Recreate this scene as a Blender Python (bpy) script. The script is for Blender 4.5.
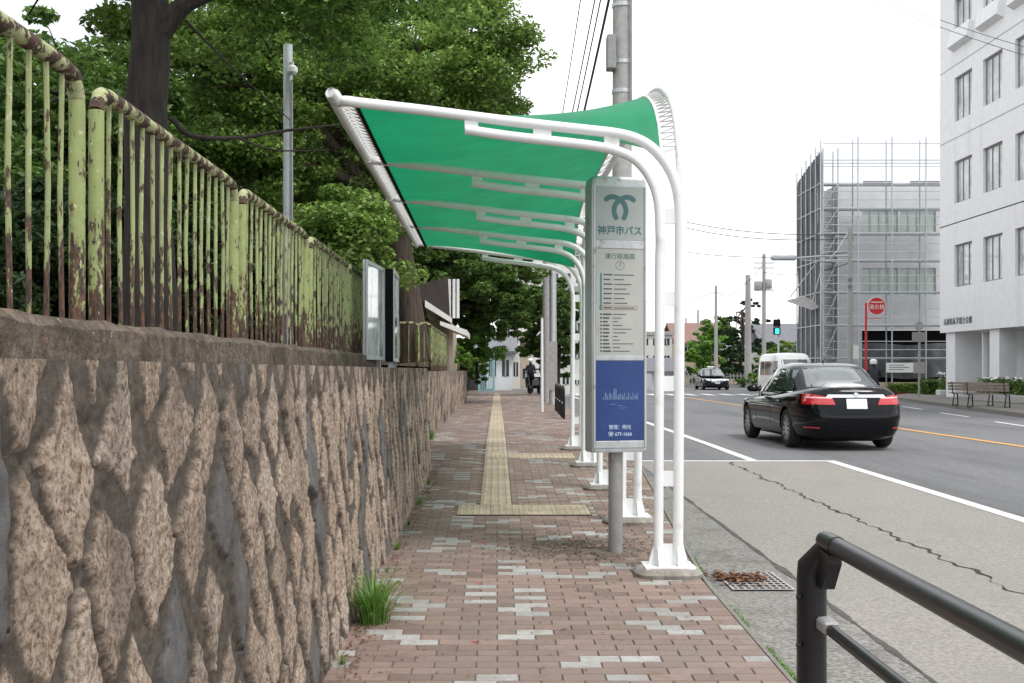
import bpy, bmesh, math, random
import numpy as np
from mathutils import Vector, Matrix, noise
from mathutils.bvhtree import BVHTree
random.seed(7); RNG = np.random.default_rng(11)
R = math.radians
for o in list(bpy.data.objects): bpy.data.objects.remove(o)
SC = bpy.context.scene; COL = SC.collection

# ------------------------------------------------------------------ camera
EYE = 1.546; F = 1120.0; VX, VY = 497.0, 370.0
cam = bpy.data.cameras.new('camera'); co = bpy.data.objects.new('camera', cam); COL.objects.link(co)
cam.sensor_width = 36; cam.lens = F*36/1024; cam.shift_x = 15/1024; cam.shift_y = 28.5/1024
cam.clip_start = 0.05; cam.clip_end = 3000
co.location = (0, 0, EYE); co.rotation_euler = (R(90), 0, 0); SC.camera = co
# ------------------------------------------------------------------ sky and sun (bright overcast)
W = bpy.data.worlds.new('World'); SC.world = W; W.use_nodes = True
nt = W.node_tree; nt.nodes.clear()
def wn(t): return nt.nodes.new(t)
SUN_EL, SUN_AZ = R(60), R(138)      # azimuth measured from +Y towards +X
sky = wn('ShaderNodeTexSky'); sky.sky_type = 'NISHITA'; sky.sun_disc = False
sky.sun_elevation = SUN_EL; sky.sun_rotation = SUN_AZ; sky.air_density = 1; sky.dust_density = 3
tc = wn('ShaderNodeTexCoord'); mp = wn('ShaderNodeMapping'); mp.inputs['Scale'].default_value = (1.2, 1.2, 3.2)
mp.inputs['Location'].default_value = (3.1, .4, .3)
nz = wn('ShaderNodeTexNoise'); nz.inputs['Scale'].default_value = 1.6; nz.inputs['Detail'].default_value = 5; nz.inputs['Roughness'].default_value = .5
rp = wn('ShaderNodeValToRGB'); rp.color_ramp.elements[0].position = .47; rp.color_ramp.elements[1].position = .60
rp.color_ramp.elements[0].color = (.55, .55, .55, 1); rp.color_ramp.elements[1].color = (1, 1, 1, 1)
mx = wn('ShaderNodeMix'); mx.data_type = 'RGBA'; mx.inputs['B'].default_value = (12.6, 12.7, 12.8, 1)
bg = wn('ShaderNodeBackground'); bg.inputs['Strength'].default_value = .1; wo = wn('ShaderNodeOutputWorld')
L = nt.links.new
L(tc.outputs['Generated'], mp.inputs['Vector']); L(mp.outputs[0], nz.inputs['Vector']); L(nz.outputs['Fac'], rp.inputs['Fac'])
pass; sxyz = wn('ShaderNodeSeparateXYZ'); mrz = wn('ShaderNodeMapRange'); mrz.inputs['From Min'].default_value = .10; mrz.inputs['From Max'].default_value = .26; mrz.inputs['To Min'].default_value = 1; mrz.inputs['To Max'].default_value = 0
mxm = wn('ShaderNodeMath'); mxm.operation = 'MAXIMUM'; L(tc.outputs['Generated'], sxyz.inputs[0]); L(sxyz.outputs['Z'], mrz.inputs['Value']); L(mrz.outputs[0], mxm.inputs[0])
L(sky.outputs[0], mx.inputs['A']); L(mx.outputs['Result'], bg.inputs['Color']); L(bg.outputs[0], wo.inputs['Surface'])
sd = bpy.data.lights.new('sun', 'SUN'); sd.energy = 1.5; sd.angle = R(14); sd.color = (1, .975, .94)
so = bpy.data.objects.new('sun', sd); COL.objects.link(so)
sdir = Vector((math.sin(SUN_AZ)*math.cos(SUN_EL), math.cos(SUN_AZ)*math.cos(SUN_EL), math.sin(SUN_EL)))
so.rotation_euler = (-sdir).to_track_quat('-Z', 'Y').to_euler()
SC.view_settings.view_transform = 'Standard'; SC.view_settings.look = 'None'; SC.view_settings.gamma = 1
SC.view_settings.use_curve_mapping = False; SC.view_settings.exposure = 0.48
SC.cycles.max_bounces = 8; SC.cycles.transparent_max_bounces = 12; SC.cycles.use_denoising = True

L(rp.outputs['Color'], mxm.inputs[1]); L(mxm.outputs[0], mx.inputs['Factor'])
# ------------------------------------------------------------------ helpers
def P(px, py, D): return Vector(((px-VX)/F*D, D, EYE+(VY-py)/F*D))
def zr(Y): return .026+.01*Y if Y <= 18 else .206                 # road height
def zs(Y): return .026*Y if Y <= 17 else max(.36, .442-.0016*(Y-17)) # near pavement height
def kx(Y):                                                         # kerb line
    return 1.36 if Y < 7.3 else min(2.15, 1.36+.066*(Y-7.3))
def absloc(o):
    v = Vector((0, 0, 0))
    while o is not None: v += o.location; o = o.parent
    return v
class MB:
    def __init__(s): s.v = []; s.f = []; s.m = []
    def add(s, vs, fs, mi=0):
        n = len(s.v); s.v += [tuple(v) for v in vs]; s.f += [tuple(i+n for i in f) for f in fs]; s.m += [mi]*len(fs); return s
    def box(s, x0, x1, y0, y1, z0, z1, mi=0, bev=0, M=None):
        if bev:
            b = bev; vs = []
            for (zz, k) in ((z0, b), (z0+b, 0), (z1-b, 0), (z1, b)):
                for (sx, sy) in ((0, 0), (1, 0), (1, 1), (0, 1)):
                    xx = (x0, x1)[sx]; yy = (y0, y1)[sy]
                    ex = b if sx == 0 else -b; ey = b if sy == 0 else -b
                    kk = 1 if k else 0
                    # two points per corner
                    a1 = (xx+ex*(1+0*kk), yy+ey*kk, zz); a2 = (xx+ex*kk, yy+ey, zz)
                    if k: a1 = (xx+ex, yy+ey, zz); a2 = a1
                    pts = [a1, a2] if (sx, sy) in ((1, 0), (0, 1)) else [a2, a1]
                    vs += pts
            fs = [tuple(reversed(range(8))), tuple(range(24, 32))]
            for r in range(3):
                for i in range(8): j = (i+1) % 8; fs.append((r*8+i, r*8+j, r*8+8+j, r*8+8+i))
        else:
            vs = [(x0,y0,z0),(x1,y0,z0),(x1,y1,z0),(x0,y1,z0),(x0,y0,z1),(x1,y0,z1),(x1,y1,z1),(x0,y1,z1)]
            fs = [(3,2,1,0),(4,5,6,7),(0,1,5,4),(1,2,6,5),(2,3,7,6),(3,0,4,7)]
        if M is not None: vs = [M @ Vector(v) for v in vs]
        return s.add(vs, fs, mi)
    def tube(s, pts, r, n=10, mi=0, cap=True):
        pts = [Vector(p) for p in pts]; k = len(pts)
        rs = r if isinstance(r, (list, tuple)) else [r]*k
        up = Vector((0, 0, 1)); T0 = (pts[1]-pts[0]).normalized()
        if abs(T0.dot(up)) > .9: up = Vector((1, 0, 0))
        nrm = (up - T0*up.dot(T0)).normalized(); vs = []
        for i, p in enumerate(pts):
            T = (pts[min(i+1, k-1)]-pts[max(i-1, 0)]).normalized()
            nrm = (nrm - T*nrm.dot(T)).normalized(); b = T.cross(nrm)
            for a in range(n):
                t = 2*math.pi*a/n; vs.append(p+(nrm*math.cos(t)+b*math.sin(t))*rs[i])
        fs = [(i*n+a, i*n+(a+1) % n, (i+1)*n+(a+1) % n, (i+1)*n+a) for i in range(k-1) for a in range(n)]
        if cap: fs += [tuple(reversed(range(n))), tuple(range((k-1)*n, k*n))]
        return s.add(vs, fs, mi)
    def lathe(s, c, prof, n=16, axis='z', mi=0, cap=True):
        c = Vector(c); vs = []
        for (r, h) in prof:
            for a in range(n):
                t = 2*math.pi*a/n; x, y = r*math.cos(t), r*math.sin(t)
                d = {'z': (x, y, h), 'x': (h, x, y), 'y': (y, h, x)}[axis]; vs.append(c+Vector(d))
        k = len(prof)
        fs = [(i*n+a, i*n+(a+1) % n, (i+1)*n+(a+1) % n, (i+1)*n+a) for i in range(k-1) for a in range(n)]
        if cap: fs += [tuple(reversed(range(n))), tuple(range((k-1)*n, k*n))]
        return s.add(vs, fs, mi)
    def prism(s, poly, d, mi=0):     # poly: list of 3D points, extruded by vector d
        n = len(poly); d = Vector(d); vs = [Vector(p) for p in poly]; vs += [v+d for v in vs]
        fs = [tuple(range(n)), tuple(reversed(range(n, 2*n)))]+[(i, n+i, n+(i+1) % n, (i+1) % n) for i in range(n)]
        return s.add(vs, fs, mi)
    def grid(s, fn, nu, nv, mi=0, flip=False):
        vs = [fn(i/nu, j/nv) for i in range(nu+1) for j in range(nv+1)]
        fs = []
        for i in range(nu):
            for j in range(nv):
                a = i*(nv+1)+j; q = (a, a+nv+1, a+nv+2, a+1); fs.append(q[::-1] if flip else q)
        return s.add(vs, fs, mi)
    def build(s, name, mat, parent=None, smooth=False, fix=False):
        me = bpy.data.meshes.new(name); off = absloc(parent) if parent else Vector((0, 0, 0))
        me.from_pydata([(v[0]-off[0], v[1]-off[1], v[2]-off[2]) for v in s.v], [], s.f)
        for m in (mat if isinstance(mat, (list, tuple)) else [mat]): me.materials.append(m)
        if any(s.m): me.polygons.foreach_set('material_index', s.m)
        if fix:
            bm = bmesh.new(); bm.from_mesh(me); bmesh.ops.recalc_face_normals(bm, faces=bm.faces); bm.to_mesh(me); bm.free()
        o = bpy.data.objects.new(name, me); COL.objects.link(o); o.parent = parent
        if smooth:
            me.polygons.foreach_set('use_smooth', [True]*len(me.polygons)); me.set_sharp_from_angle(angle=R(40))
        return o
def tag(o, label=None, cat=None, group=None, kind=None):
    if label: o['label'] = label
    if cat: o['category'] = cat
    if group: o['group'] = group
    if kind: o['kind'] = kind
    return o
def thing(name, loc, label, cat, group=None, rz=0):
    o = bpy.data.objects.new(name, None); COL.objects.link(o); o.location = loc; o.rotation_euler = (0, 0, rz)
    o.empty_display_size = .2
    return tag(o, label, cat, group)
def copy_tree(o, parent=None):
    c = o.copy(); COL.objects.link(c); c.parent = parent
    for ch in list(o.children): copy_tree(ch, c)
    return c
def cr(pts, n=6):                    # catmull-rom
    pts = [Vector(p) for p in pts]; q = [pts[0]*2-pts[1]]+pts+[pts[-1]*2-pts[-2]]; out = []
    for i in range(1, len(q)-2):
        for k in range(n):
            t = k/n; a, b, c, d = q[i-1:i+3]
            out.append(.5*((2*b)+(c-a)*t+(2*a-5*b+4*c-d)*t*t+(3*b-a-3*c+d)*t**3))
    out.append(pts[-1]); return out
# ------------------------------------------------------------------ materials
def mat(name, col, rough=.6, metal=0, var=.12, scale=8, bump=0, bscale=60, col2=None, lo=.35, hi=.65, coat=0, spec=.5, detail=4, obj=False, stretch=None, trans=0):
    m = bpy.data.materials.new(name); m.use_nodes = True; t = m.node_tree; b = t.nodes['Principled BSDF']
    b.inputs['Roughness'].default_value = rough; b.inputs['Metallic'].default_value = metal
    b.inputs['Coat Weight'].default_value = coat; b.inputs['Specular IOR Level'].default_value = spec; b.inputs['Coat Roughness'].default_value = .04
    b.inputs['Base Color'].default_value = (*col, 1)
    if var or col2:
        c = t.nodes.new('ShaderNodeTexCoord'); mp = t.nodes.new('ShaderNodeMapping')
        if stretch: mp.inputs['Scale'].default_value = stretch
        t.links.new(c.outputs['Object'], mp.inputs[0])
        n = t.nodes.new('ShaderNodeTexNoise'); n.inputs['Scale'].default_value = scale; n.inputs['Detail'].default_value = detail; n.inputs['Roughness'].default_value = .65
        r = t.nodes.new('ShaderNodeValToRGB'); r.color_ramp.elements[0].position = lo; r.color_ramp.elements[1].position = hi
        c2 = col2 or tuple(x*(1+var) for x in col); c1 = col if col2 else tuple(x*(1-var) for x in col)
        r.color_ramp.elements[0].color = (*c1, 1); r.color_ramp.elements[1].color = (*c2, 1)
        t.links.new(mp.outputs[0], n.inputs['Vector']); t.links.new(n.outputs['Fac'], r.inputs['Fac']); t.links.new(r.outputs['Color'], b.inputs['Base Color'])
        if bump:
            n2 = t.nodes.new('ShaderNodeTexNoise'); n2.inputs['Scale'].default_value = bscale; n2.inputs['Detail'].default_value = 5
            bp = t.nodes.new('ShaderNodeBump'); bp.inputs['Strength'].default_value = bump; bp.inputs['Distance'].default_value = .01
            t.links.new(mp.outputs[0], n2.inputs['Vector']); t.links.new(n2.outputs['Fac'], bp.inputs['Height']); t.links.new(bp.outputs[0], b.inputs['Normal'])
    if trans:
        tr = t.nodes.new('ShaderNodeBsdfTranslucent'); ms = t.nodes.new('ShaderNodeMixShader'); ms.inputs[0].default_value = trans
        out = t.nodes['Material Output']; src = b.inputs['Base Color'].links
        if src: t.links.new(src[0].from_socket, tr.inputs[0])
        else: tr.inputs[0].default_value = (*col, 1)
        t.links.new(b.outputs[0], ms.inputs[1]); t.links.new(tr.outputs[0], ms.inputs[2]); t.links.new(ms.outputs[0], out.inputs['Surface'])
    return m
def overlay(m, col, scale, lo, hi, stretch=None, rough=None):
    """a second noise-shaped colour (stain, rust, dirt) over a material's base colour"""
    t = m.node_tree; b = t.nodes['Principled BSDF']; s = b.inputs['Base Color']
    c = t.nodes.new('ShaderNodeTexCoord'); mp = t.nodes.new('ShaderNodeMapping'); mp.inputs['Location'].default_value = (5.3, 2.2, 8.1)
    if stretch: mp.inputs['Scale'].default_value = stretch
    n = t.nodes.new('ShaderNodeTexNoise'); n.inputs['Scale'].default_value = scale; n.inputs['Detail'].default_value = 6; n.inputs['Roughness'].default_value = .65
    r = t.nodes.new('ShaderNodeValToRGB'); r.color_ramp.elements[0].position = lo; r.color_ramp.elements[1].position = hi
    r.color_ramp.elements[0].color = (0, 0, 0, 1); r.color_ramp.elements[1].color = (1, 1, 1, 1)
    x = t.nodes.new('ShaderNodeMix'); x.data_type = 'RGBA'; x.inputs['B'].default_value = (*col, 1)
    t.links.new(c.outputs['Object'], mp.inputs[0]); t.links.new(mp.outputs[0], n.inputs['Vector']); t.links.new(n.outputs['Fac'], r.inputs['Fac']); t.links.new(r.outputs['Color'], x.inputs['Factor'])
    if s.links: t.links.new(s.links[0].from_socket, x.inputs['A'])
    else: x.inputs['A'].default_value = s.default_value
    t.links.new(x.outputs['Result'], s)
    return m
def attr_tint(m, attr, amt):
    """multiply base colour by a per-face random attribute: (1-amt)..(1+amt)"""
    t = m.node_tree; b = t.nodes['Principled BSDF']; s = b.inputs['Base Color']
    a = t.nodes.new('ShaderNodeAttribute'); a.attribute_name = attr
    mr = t.nodes.new('ShaderNodeMapRange'); mr.inputs['To Min'].default_value = 1-amt; mr.inputs['To Max'].default_value = 1+amt
    v = t.nodes.new('ShaderNodeVectorMath'); v.operation = 'SCALE'
    t.links.new(a.outputs['Fac'], mr.inputs['Value']); t.links.new(mr.outputs[0], v.inputs['Scale'])
    if s.links: t.links.new(s.links[0].from_socket, v.inputs[0])
    else: v.inputs[0].default_value = s.default_value[:3]
    t.links.new(v.outputs[0], s); return m

M_asph = mat('asphalt', (.165, .167, .172), .85, var=.25, scale=26, bump=.5, bscale=180); overlay(M_asph, (.095, .097, .10), .7, .48, .75, (1, .18, 1))
M_bay = mat('bay_concrete', (.285, .265, .242), .9, var=.28, scale=38, bump=.8, bscale=100, detail=10); overlay(M_bay, (.36, .34, .315), 22, .60, .68); overlay(M_bay, (.25, .235, .22), 1.1, .48, .75, (1, .5, 1)); overlay(M_bay, (.17, .16, .14), 130, .55, .66)
M_gut = mat('gutter_concrete', (.22, .21, .195), .9, var=.5, scale=40, bump=.6, bscale=160, detail=8); overlay(M_gut, (.11, .10, .09), 2.2, .5, .72)
M_line = mat('road_paint_white', (.72, .72, .70), .7, var=.08, scale=20); overlay(M_line, (.33, .33, .32), 14, .58, .70)
M_orange = mat('road_paint_orange', (.72, .36, .08), .7, var=.1, scale=20); overlay(M_orange, (.3, .25, .18), 14, .60, .72)
M_pav_base = mat('paver_joint_sand', (.15, .12, .10), .95, var=.3, scale=60)
M_pink = attr_tint(mat('paver_pinkish_brown', (.24, .170, .143), .85, var=.15, scale=45, bump=.4, bscale=220), 'tone', .28); overlay(M_pink, (.215, .17, .145), .9, .45, .68); overlay(M_pink, (.20, .14, .105), 9, .52, .7)
M_white = attr_tint(mat('paver_light_grey', (.36, .355, .34), .85, var=.15, scale=45, bump=.4, bscale=220), 'tone', .16); overlay(M_white, (.24, .21, .18), 1.3, .5, .72); overlay(M_white, (.30, .27, .24), 9, .52, .72)
M_tac = attr_tint(mat('tactile_yellow_beige', (.45, .375, .27), .85, var=.15, scale=30), 'tone', .14); overlay(M_tac, (.30, .25, .19), 3, .46, .72)
M_kerb = mat('kerb_concrete', (.19, .178, .16), .9, var=.2, scale=20, bump=.4)
M_dirt = mat('dry_soil', (.15, .118, .088), .95, var=.4, scale=30, bump=.8, bscale=90)
M_dirt2 = attr_tint(mat('soil_crumb', (.15, .11, .08), .95, var=.3, scale=30), 'tone', .5)
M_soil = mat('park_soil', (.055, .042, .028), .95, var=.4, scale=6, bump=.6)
M_ground = mat('town_ground', (.15, .145, .135), .95, var=.2, scale=.5)
M_conc = mat('old_concrete', (.27, .25, .22), .9, var=.25, scale=14, bump=.5, bscale=90); overlay(M_conc, (.10, .08, .06), 3, .48, .68)
M_cop = mat('stained_coping_concrete', (.12, .092, .07), .95, var=.5, scale=22, bump=1, bscale=60, detail=8); overlay(M_cop, (.05, .037, .026), 5, .42, .62); overlay(M_cop, (.20, .12, .07), 16, .58, .70); overlay(M_cop, (.30, .26, .21), 30, .62, .70)
def rusty(name, base, bias):
    m = mat(name, base, .45, var=.18, scale=9, stretch=(1, 1, .5)); overlay(m, (.50, .52, .33), 30, .60, .66)
    t = m.node_tree; b = t.nodes['Principled BSDF']; N = t.nodes.new; K = t.links.new; src = b.inputs['Base Color'].links[0].from_socket
    c = N('ShaderNodeTexCoord'); mp = N('ShaderNodeMapping'); mp.inputs['Scale'].default_value = (3, 3, 1.0); K(c.outputs['Object'], mp.inputs[0])
    n = N('ShaderNodeTexNoise'); n.inputs['Scale'].default_value = 11; n.inputs['Detail'].default_value = 7; n.inputs['Roughness'].default_value = .7; K(mp.outputs[0], n.inputs['Vector'])
    sp = N('ShaderNodeSeparateXYZ'); K(c.outputs['Object'], sp.inputs[0]); mr = N('ShaderNodeMapRange'); mr.inputs['From Min'].default_value = 0; mr.inputs['From Max'].default_value = .38; mr.inputs['To Min'].default_value = .17; mr.inputs['To Max'].default_value = 0
    K(sp.outputs['Z'], mr.inputs['Value']); ad = N('ShaderNodeMath'); ad.operation = 'ADD'; K(n.outputs['Fac'], ad.inputs[0]); K(mr.outputs[0], ad.inputs[1])
    r = N('ShaderNodeValToRGB'); r.color_ramp.elements[0].position = .585-bias; r.color_ramp.elements[1].position = .61-bias; r.color_ramp.elements[0].color = (0, 0, 0, 1); r.color_ramp.elements[1].color = (1, 1, 1, 1); K(ad.outputs[0], r.inputs[0])
    n2 = N('ShaderNodeTexNoise'); n2.inputs['Scale'].default_value = 40; n2.inputs['Detail'].default_value = 4; K(mp.outputs[0], n2.inputs['Vector'])
    r2 = N('ShaderNodeValToRGB'); r2.color_ramp.elements[0].position = .4; r2.color_ramp.elements[1].position = .65; r2.color_ramp.elements[0].color = (.028, .016, .012, 1); r2.color_ramp.elements[1].color = (.13, .058, .03, 1); K(n2.outputs['Fac'], r2.inputs[0])
    x = N('ShaderNodeMix'); x.data_type = 'RGBA'; K(r.outputs['Color'], x.inputs['Factor']); K(src, x.inputs['A']); K(r2.outputs['Color'], x.inputs['B']); K(x.outputs['Result'], b.inputs['Base Color'])
    return m
M_green = rusty('fence_paint_yellow_green', (.28, .33, .12), .03); M_gbar = rusty('fence_bar_paint', (.27, .31, .13), .03)
M_rust = mat('rusty_rail', (.07, .038, .026), .85, var=.6, scale=25, bump=.4); overlay(M_rust, (.36, .39, .20), 13, .49, .53); overlay(M_rust, (.035, .018, .012), 20, .56, .62)
M_wpaint = mat('white_painted_steel', (.78, .79, .79), .35, var=.03, scale=6); overlay(M_wpaint, (.50, .48, .45), 5, .58, .80)
M_fabric = mat('green_membrane', (.010, .32, .145), .5, var=.12, scale=2.5, trans=.42); overlay(M_fabric, (.02, .26, .14), 3, .55, .75)
M_lace = mat('pale_cord', (.7, .7, .68), .7, var=0)
M_alu = mat('brushed_aluminium', (.50, .52, .53), .42, .55, var=.1, scale=14, stretch=(1, 1, .2)); overlay(M_alu, (.24, .21, .18), 8, .60, .72)
M_steel = mat('galvanised_steel', (.52, .54, .56), .5, .45, var=.12, scale=10)
M_polegrey = mat('grey_painted_pole', (.27, .27, .27), .5, .1, var=.1, scale=10)
M_panelgrey = mat('sign_panel_grey', (.37, .40, .39), .35, var=.05, scale=6); overlay(M_panelgrey, (.33, .33, .30), 5, .55, .8)
M_paper = mat('faded_timetable_paper', (.43, .44, .41), .35, var=.05, scale=5); overlay(M_paper, (.38, .36, .30), 6, .58, .82)
M_blue = mat('blue_panel', (.016, .048, .185), .32, var=.10, scale=5); overlay(M_blue, (.04, .09, .27), 9, .6, .8)
M_teal = mat('dark_teal_print', (.06, .16, .16), .5, var=0)
M_dark = mat('dark_print', (.07, .08, .085), .6, var=0)
M_pale = mat('pale_print', (.45, .55, .68), .5, var=0)
M_black = mat('matt_black', (.012, .012, .013), .9, var=0, spec=.1)
M_rail = mat('dark_brown_powder_coat', (.012, .012, .013), .34, 0, var=.25, scale=14, spec=.45); overlay(M_rail, (.06, .055, .05), 60, .66, .72)
M_paint = mat('black_car_paint', (.004, .0045, .006), .12, 0, var=0, coat=.35, spec=.12)
M_taxi = mat('dark_car_paint', (.010, .012, .016), .2, 0, var=0, coat=.5, spec=.3)
M_vanw = mat('white_car_paint', (.74, .75, .75), .3, 0, var=0, coat=.6)
M_tyre = mat('tyre_rubber', (.018, .018, .018), .85, var=0)
M_rim = mat('alloy_rim', (.55, .56, .58), .3, .8, var=0)
M_chrome = mat('chrome', (.75, .77, .8), .12, 1, var=0)
M_glass = mat('dark_glass', (.02, .028, .03), .05, 0, var=0, spec=.8)
M_cglass = mat('car_glass', (.035, .05, .058), .03, 0, var=0, spec=1.0, coat=1)
M_red = mat('red_lens', (.50, .012, .02), .15, var=0, coat=1)
M_redp = mat('red_paint', (.55, .02, .025), .4, var=.1, scale=10)
M_plate = mat('white_plate', (.75, .77, .75), .4, var=.04, scale=40)
M_bark = mat('dark_bark', (.022, .017, .014), .95, var=.45, scale=10, bump=1, bscale=22, stretch=(2.2, 2.2, .35))
M_bark2 = mat('brown_bark', (.075, .055, .042), .95, var=.45, scale=10, bump=1, bscale=22, stretch=(2.2, 2.2, .35))
def leafmat(n, c, c2, tr=.35, sc=.8):
    m = mat(n, c, .5, var=0, col2=c2, scale=sc, trans=0, lo=.3, hi=.7); attr_tint(m, 'tone', .6)
    t = m.node_tree; b = t.nodes['Principled BSDF']; out = t.nodes['Material Output']
    trn = t.nodes.new('ShaderNodeBsdfTranslucent'); ms = t.nodes.new('ShaderNodeMixShader'); ms.inputs[0].default_value = tr
    t.links.new(b.inputs['Base Color'].links[0].from_socket, trn.inputs[0]); t.links.new(b.outputs[0], ms.inputs[1]); t.links.new(trn.outputs[0], ms.inputs[2]); t.links.new(ms.outputs[0], out.inputs['Surface'])
    return m
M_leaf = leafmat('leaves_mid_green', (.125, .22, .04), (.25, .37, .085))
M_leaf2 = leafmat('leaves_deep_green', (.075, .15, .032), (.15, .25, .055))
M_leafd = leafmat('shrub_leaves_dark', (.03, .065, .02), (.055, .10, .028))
M_leaf3 = leafmat('leaves_fresh_green', (.13, .27, .04), (.19, .36, .06))
M_pine = leafmat('pine_needles', (.03, .075, .03), (.05, .11, .04), .2)
M_grass = leafmat('grass_blades', (.10, .22, .03), (.16, .30, .06), .3, 4)
M_dry = leafmat('dry_brown_leaves', (.16, .06, .03), (.25, .11, .05), .2, 6)
M_wtile = mat('white_wall_tile', (.78, .78, .79), .55, var=.04, scale=3, bump=.5, bscale=10); overlay(M_wtile, (.66, .66, .66), 1.3, .55, .75, (1, 1, .12))
M_joint = mat('facade_joint', (.34, .34, .35), .8, var=0)
M_frame = mat('window_frame_dark_bronze', (.26, .25, .24), .5, .3, var=0)
M_officeglass = mat('curtained_glass', (.50, .54, .53), .06, var=.35, scale=1.2, spec=.9)
M_curtain = mat('pale_curtain', (.36, .39, .36), .8, var=.15, scale=6)
M_greenwin = mat('pale_green_blinds', (.58, .66, .60), .3, var=.08, scale=2)
M_greywall = mat('grey_site_wall', (.72, .73, .74), .8, var=.06, scale=1.5)
M_mesh = mat('dark_scaffold_netting', (.11, .115, .125), .9, var=.2, scale=3)
M_beige = mat('beige_render', (.45, .38, .29), .85, var=.1, scale=2)
M_housew = mat('off_white_render', (.62, .61, .58), .85, var=.06, scale=2)
M_roofr = mat('brown_red_roof_tiles', (.22, .12, .10), .7, var=.2, scale=4)
M_roofg = mat('grey_roof_tiles', (.14, .145, .16), .6, var=.15, scale=4)
M_skin = mat('skin', (.45, .28, .2), .6, var=0)
M_cloth = mat('dark_clothing', (.03, .032, .04), .9, var=.2, scale=20)
M_helm = mat('white_helmet', (.8, .8, .8), .25, var=0)
M_cpole = mat('concrete_pole', (.36, .35, .34), .85, var=.12, scale=8)
M_wire = mat('black_cable', (.05, .05, .055), .8, var=0)
M_ltblue = mat('pale_blue_paint', (.30, .50, .55), .5, var=.1, scale=4)
M_shed = mat('dark_brown_cladding', (.028, .02, .017), .7, var=.2, scale=4)
M_wood = mat('weathered_wood_slats', (.24, .20, .17), .8, var=.2, scale=8)
M_lens = mat('signal_green_lens', (.05, .6, .5), .3, var=0)
b_ = M_lens.node_tree.nodes['Principled BSDF']; b_.inputs['Emission Color'].default_value = (.05, .9, .7, 1); b_.inputs['Emission Strength'].default_value = 1.2
M_tail = M_red
M_post_refl = mat('notice_paper_reflections', (.66, .70, .72), .3, var=0, col2=(.16, .20, .22), scale=4, lo=.46, hi=.60, coat=1, stretch=(1, 1, .6))  # light and dark patches paint glass reflections over the notices

# ------------------------------------------------------------------ ground sheets
def sheet(name, lf, rf, Ys, zf, m, off=0., cols=1):
    b = MB(); n = cols
    vs = [(lf(Y)+(rf(Y)-lf(Y))*j/n, Y, zf(Y)+off) for Y in Ys for j in range(n+1)]
    fs = [(i*(n+1)+j, i*(n+1)+j+1, (i+1)*(n+1)+j+1, (i+1)*(n+1)+j) for i in range(len(Ys)-1) for j in range(n)]
    b.add(vs, fs); return tag(b.build(name, m), kind='structure')
C_ = lambda v: (lambda Y: v)
def seq(a, b, n): return [a+(b-a)*i/n for i in range(n+1)]
KR = lambda Y: 15+.1625*(Y-32)       # far kerb of the road
sheet('ground', C_(-600), C_(600), [-60, 0, 9, 18, 60, 1600], zr, M_ground, -.035)
sheet('road', kx, lambda Y: max(KR(Y), 9.5), seq(-6, 62, 68), zr, M_asph, -.004, 4)
sheet('road_junction', C_(-1), C_(45), [62, 70, 78, 86], zr, M_asph, -.004)
sheet('bus_bay', C_(2.06), C_(4.95), seq(-6, 16.55, 24), zr, M_bay, 0)
sheet('gutter', kx, C_(2.05), seq(-6, 14.4, 80), zr, M_gut, 0)
sheet('far_pavement', KR, lambda Y: 21.5, [20, 30, 40, 50, 60, 62], lambda Y: .326, M_kerb)
b = MB()
for i, Y in enumerate(seq(20, 61, 41)): pass
b.add([(KR(20)-.12, 20, .15), (KR(62)-.12, 62, .15), (KR(62)-.12, 62, .33), (KR(20)-.12, 20, .33), (KR(62)+.03, 62, .331), (KR(20)+.03, 20, .331)], [(0, 1, 2, 3), (3, 2, 4, 5)])
tag(b.build('far_kerb', M_kerb), kind='structure')
# markings
def strip(name, x0, x1, Ys, m=M_line, off=.004): return sheet(name, C_(x0), C_(x1), Ys, zr, m, off)
strip('lane_line', 4.88, 5.03, seq(-6, 16.55, 12))
strip('bay_end_line', 2.1, 5.03, [16.56, 16.7])
strip('edge_line', 3.74, 3.89, seq(16.72, 58, 12))
strip('centre_line', 9.12, 9.27, seq(2, 56, 16), M_orange)
b = MB()
for k in range(6):
    Y = 26+k*6.0; x = KR(Y)-1.6; b.add([(x, Y, .21), (x+.13, Y, .21), (x+.13+.4, Y+3, .21), (x+.4, Y+3, .21)], [(0, 1, 2, 3)])
tag(b.build('dashed_line', M_line), kind='structure')
b = MB()
for k in range(14):
    x = 3.2+k*1.0; b.add([(x, 59, .211), (x+.5, 59, .211), (x+.5, 62.5, .211), (x, 62.5, .211)], [(0, 1, 2, 3)])
tag(b.build('crosswalk', M_line), kind='structure')
# crack in the bay and tar seam
def ribbon(name, path, w, m, off, zfn=zr, seed=1, wob=.035):
    rg = random.Random(seed); b = MB(); vs = []
    for (x, y) in path:
        q_ = noise.noise(Vector((y*2.3, seed, 0))); ww = w*max(.12, .5+1.3*q_+.4*rg.random()); dx = noise.noise(Vector((y*1.3, seed, 5)))*wob+noise.noise(Vector((y*7, seed, 9)))*wob*.3
        vs += [(x-ww/2+dx, y, zfn(y)+off), (x+ww/2+dx, y, zfn(y)+off)]
    b.add(vs, [(2*i, 2*i+1, 2*i+3, 2*i+2) for i in range(len(path)-1)])
    return tag(b.build(name, m), kind='structure')
ribbon('pavement_crack', [(3.40+.03*math.sin(i*.33)+.02*math.sin(i*1.1), 2+i*.05) for i in range(290)], .034, mat('crack_shadow', (.03, .026, .02), .95, var=.3), .003, seed=4)
ribbon('gutter_seam', [(2.055, 1+i*.05) for i in range(268)], .05, mat('tar_seam', (.075, .07, .065), .9, var=.3), .003, seed=5, wob=.010)
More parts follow.
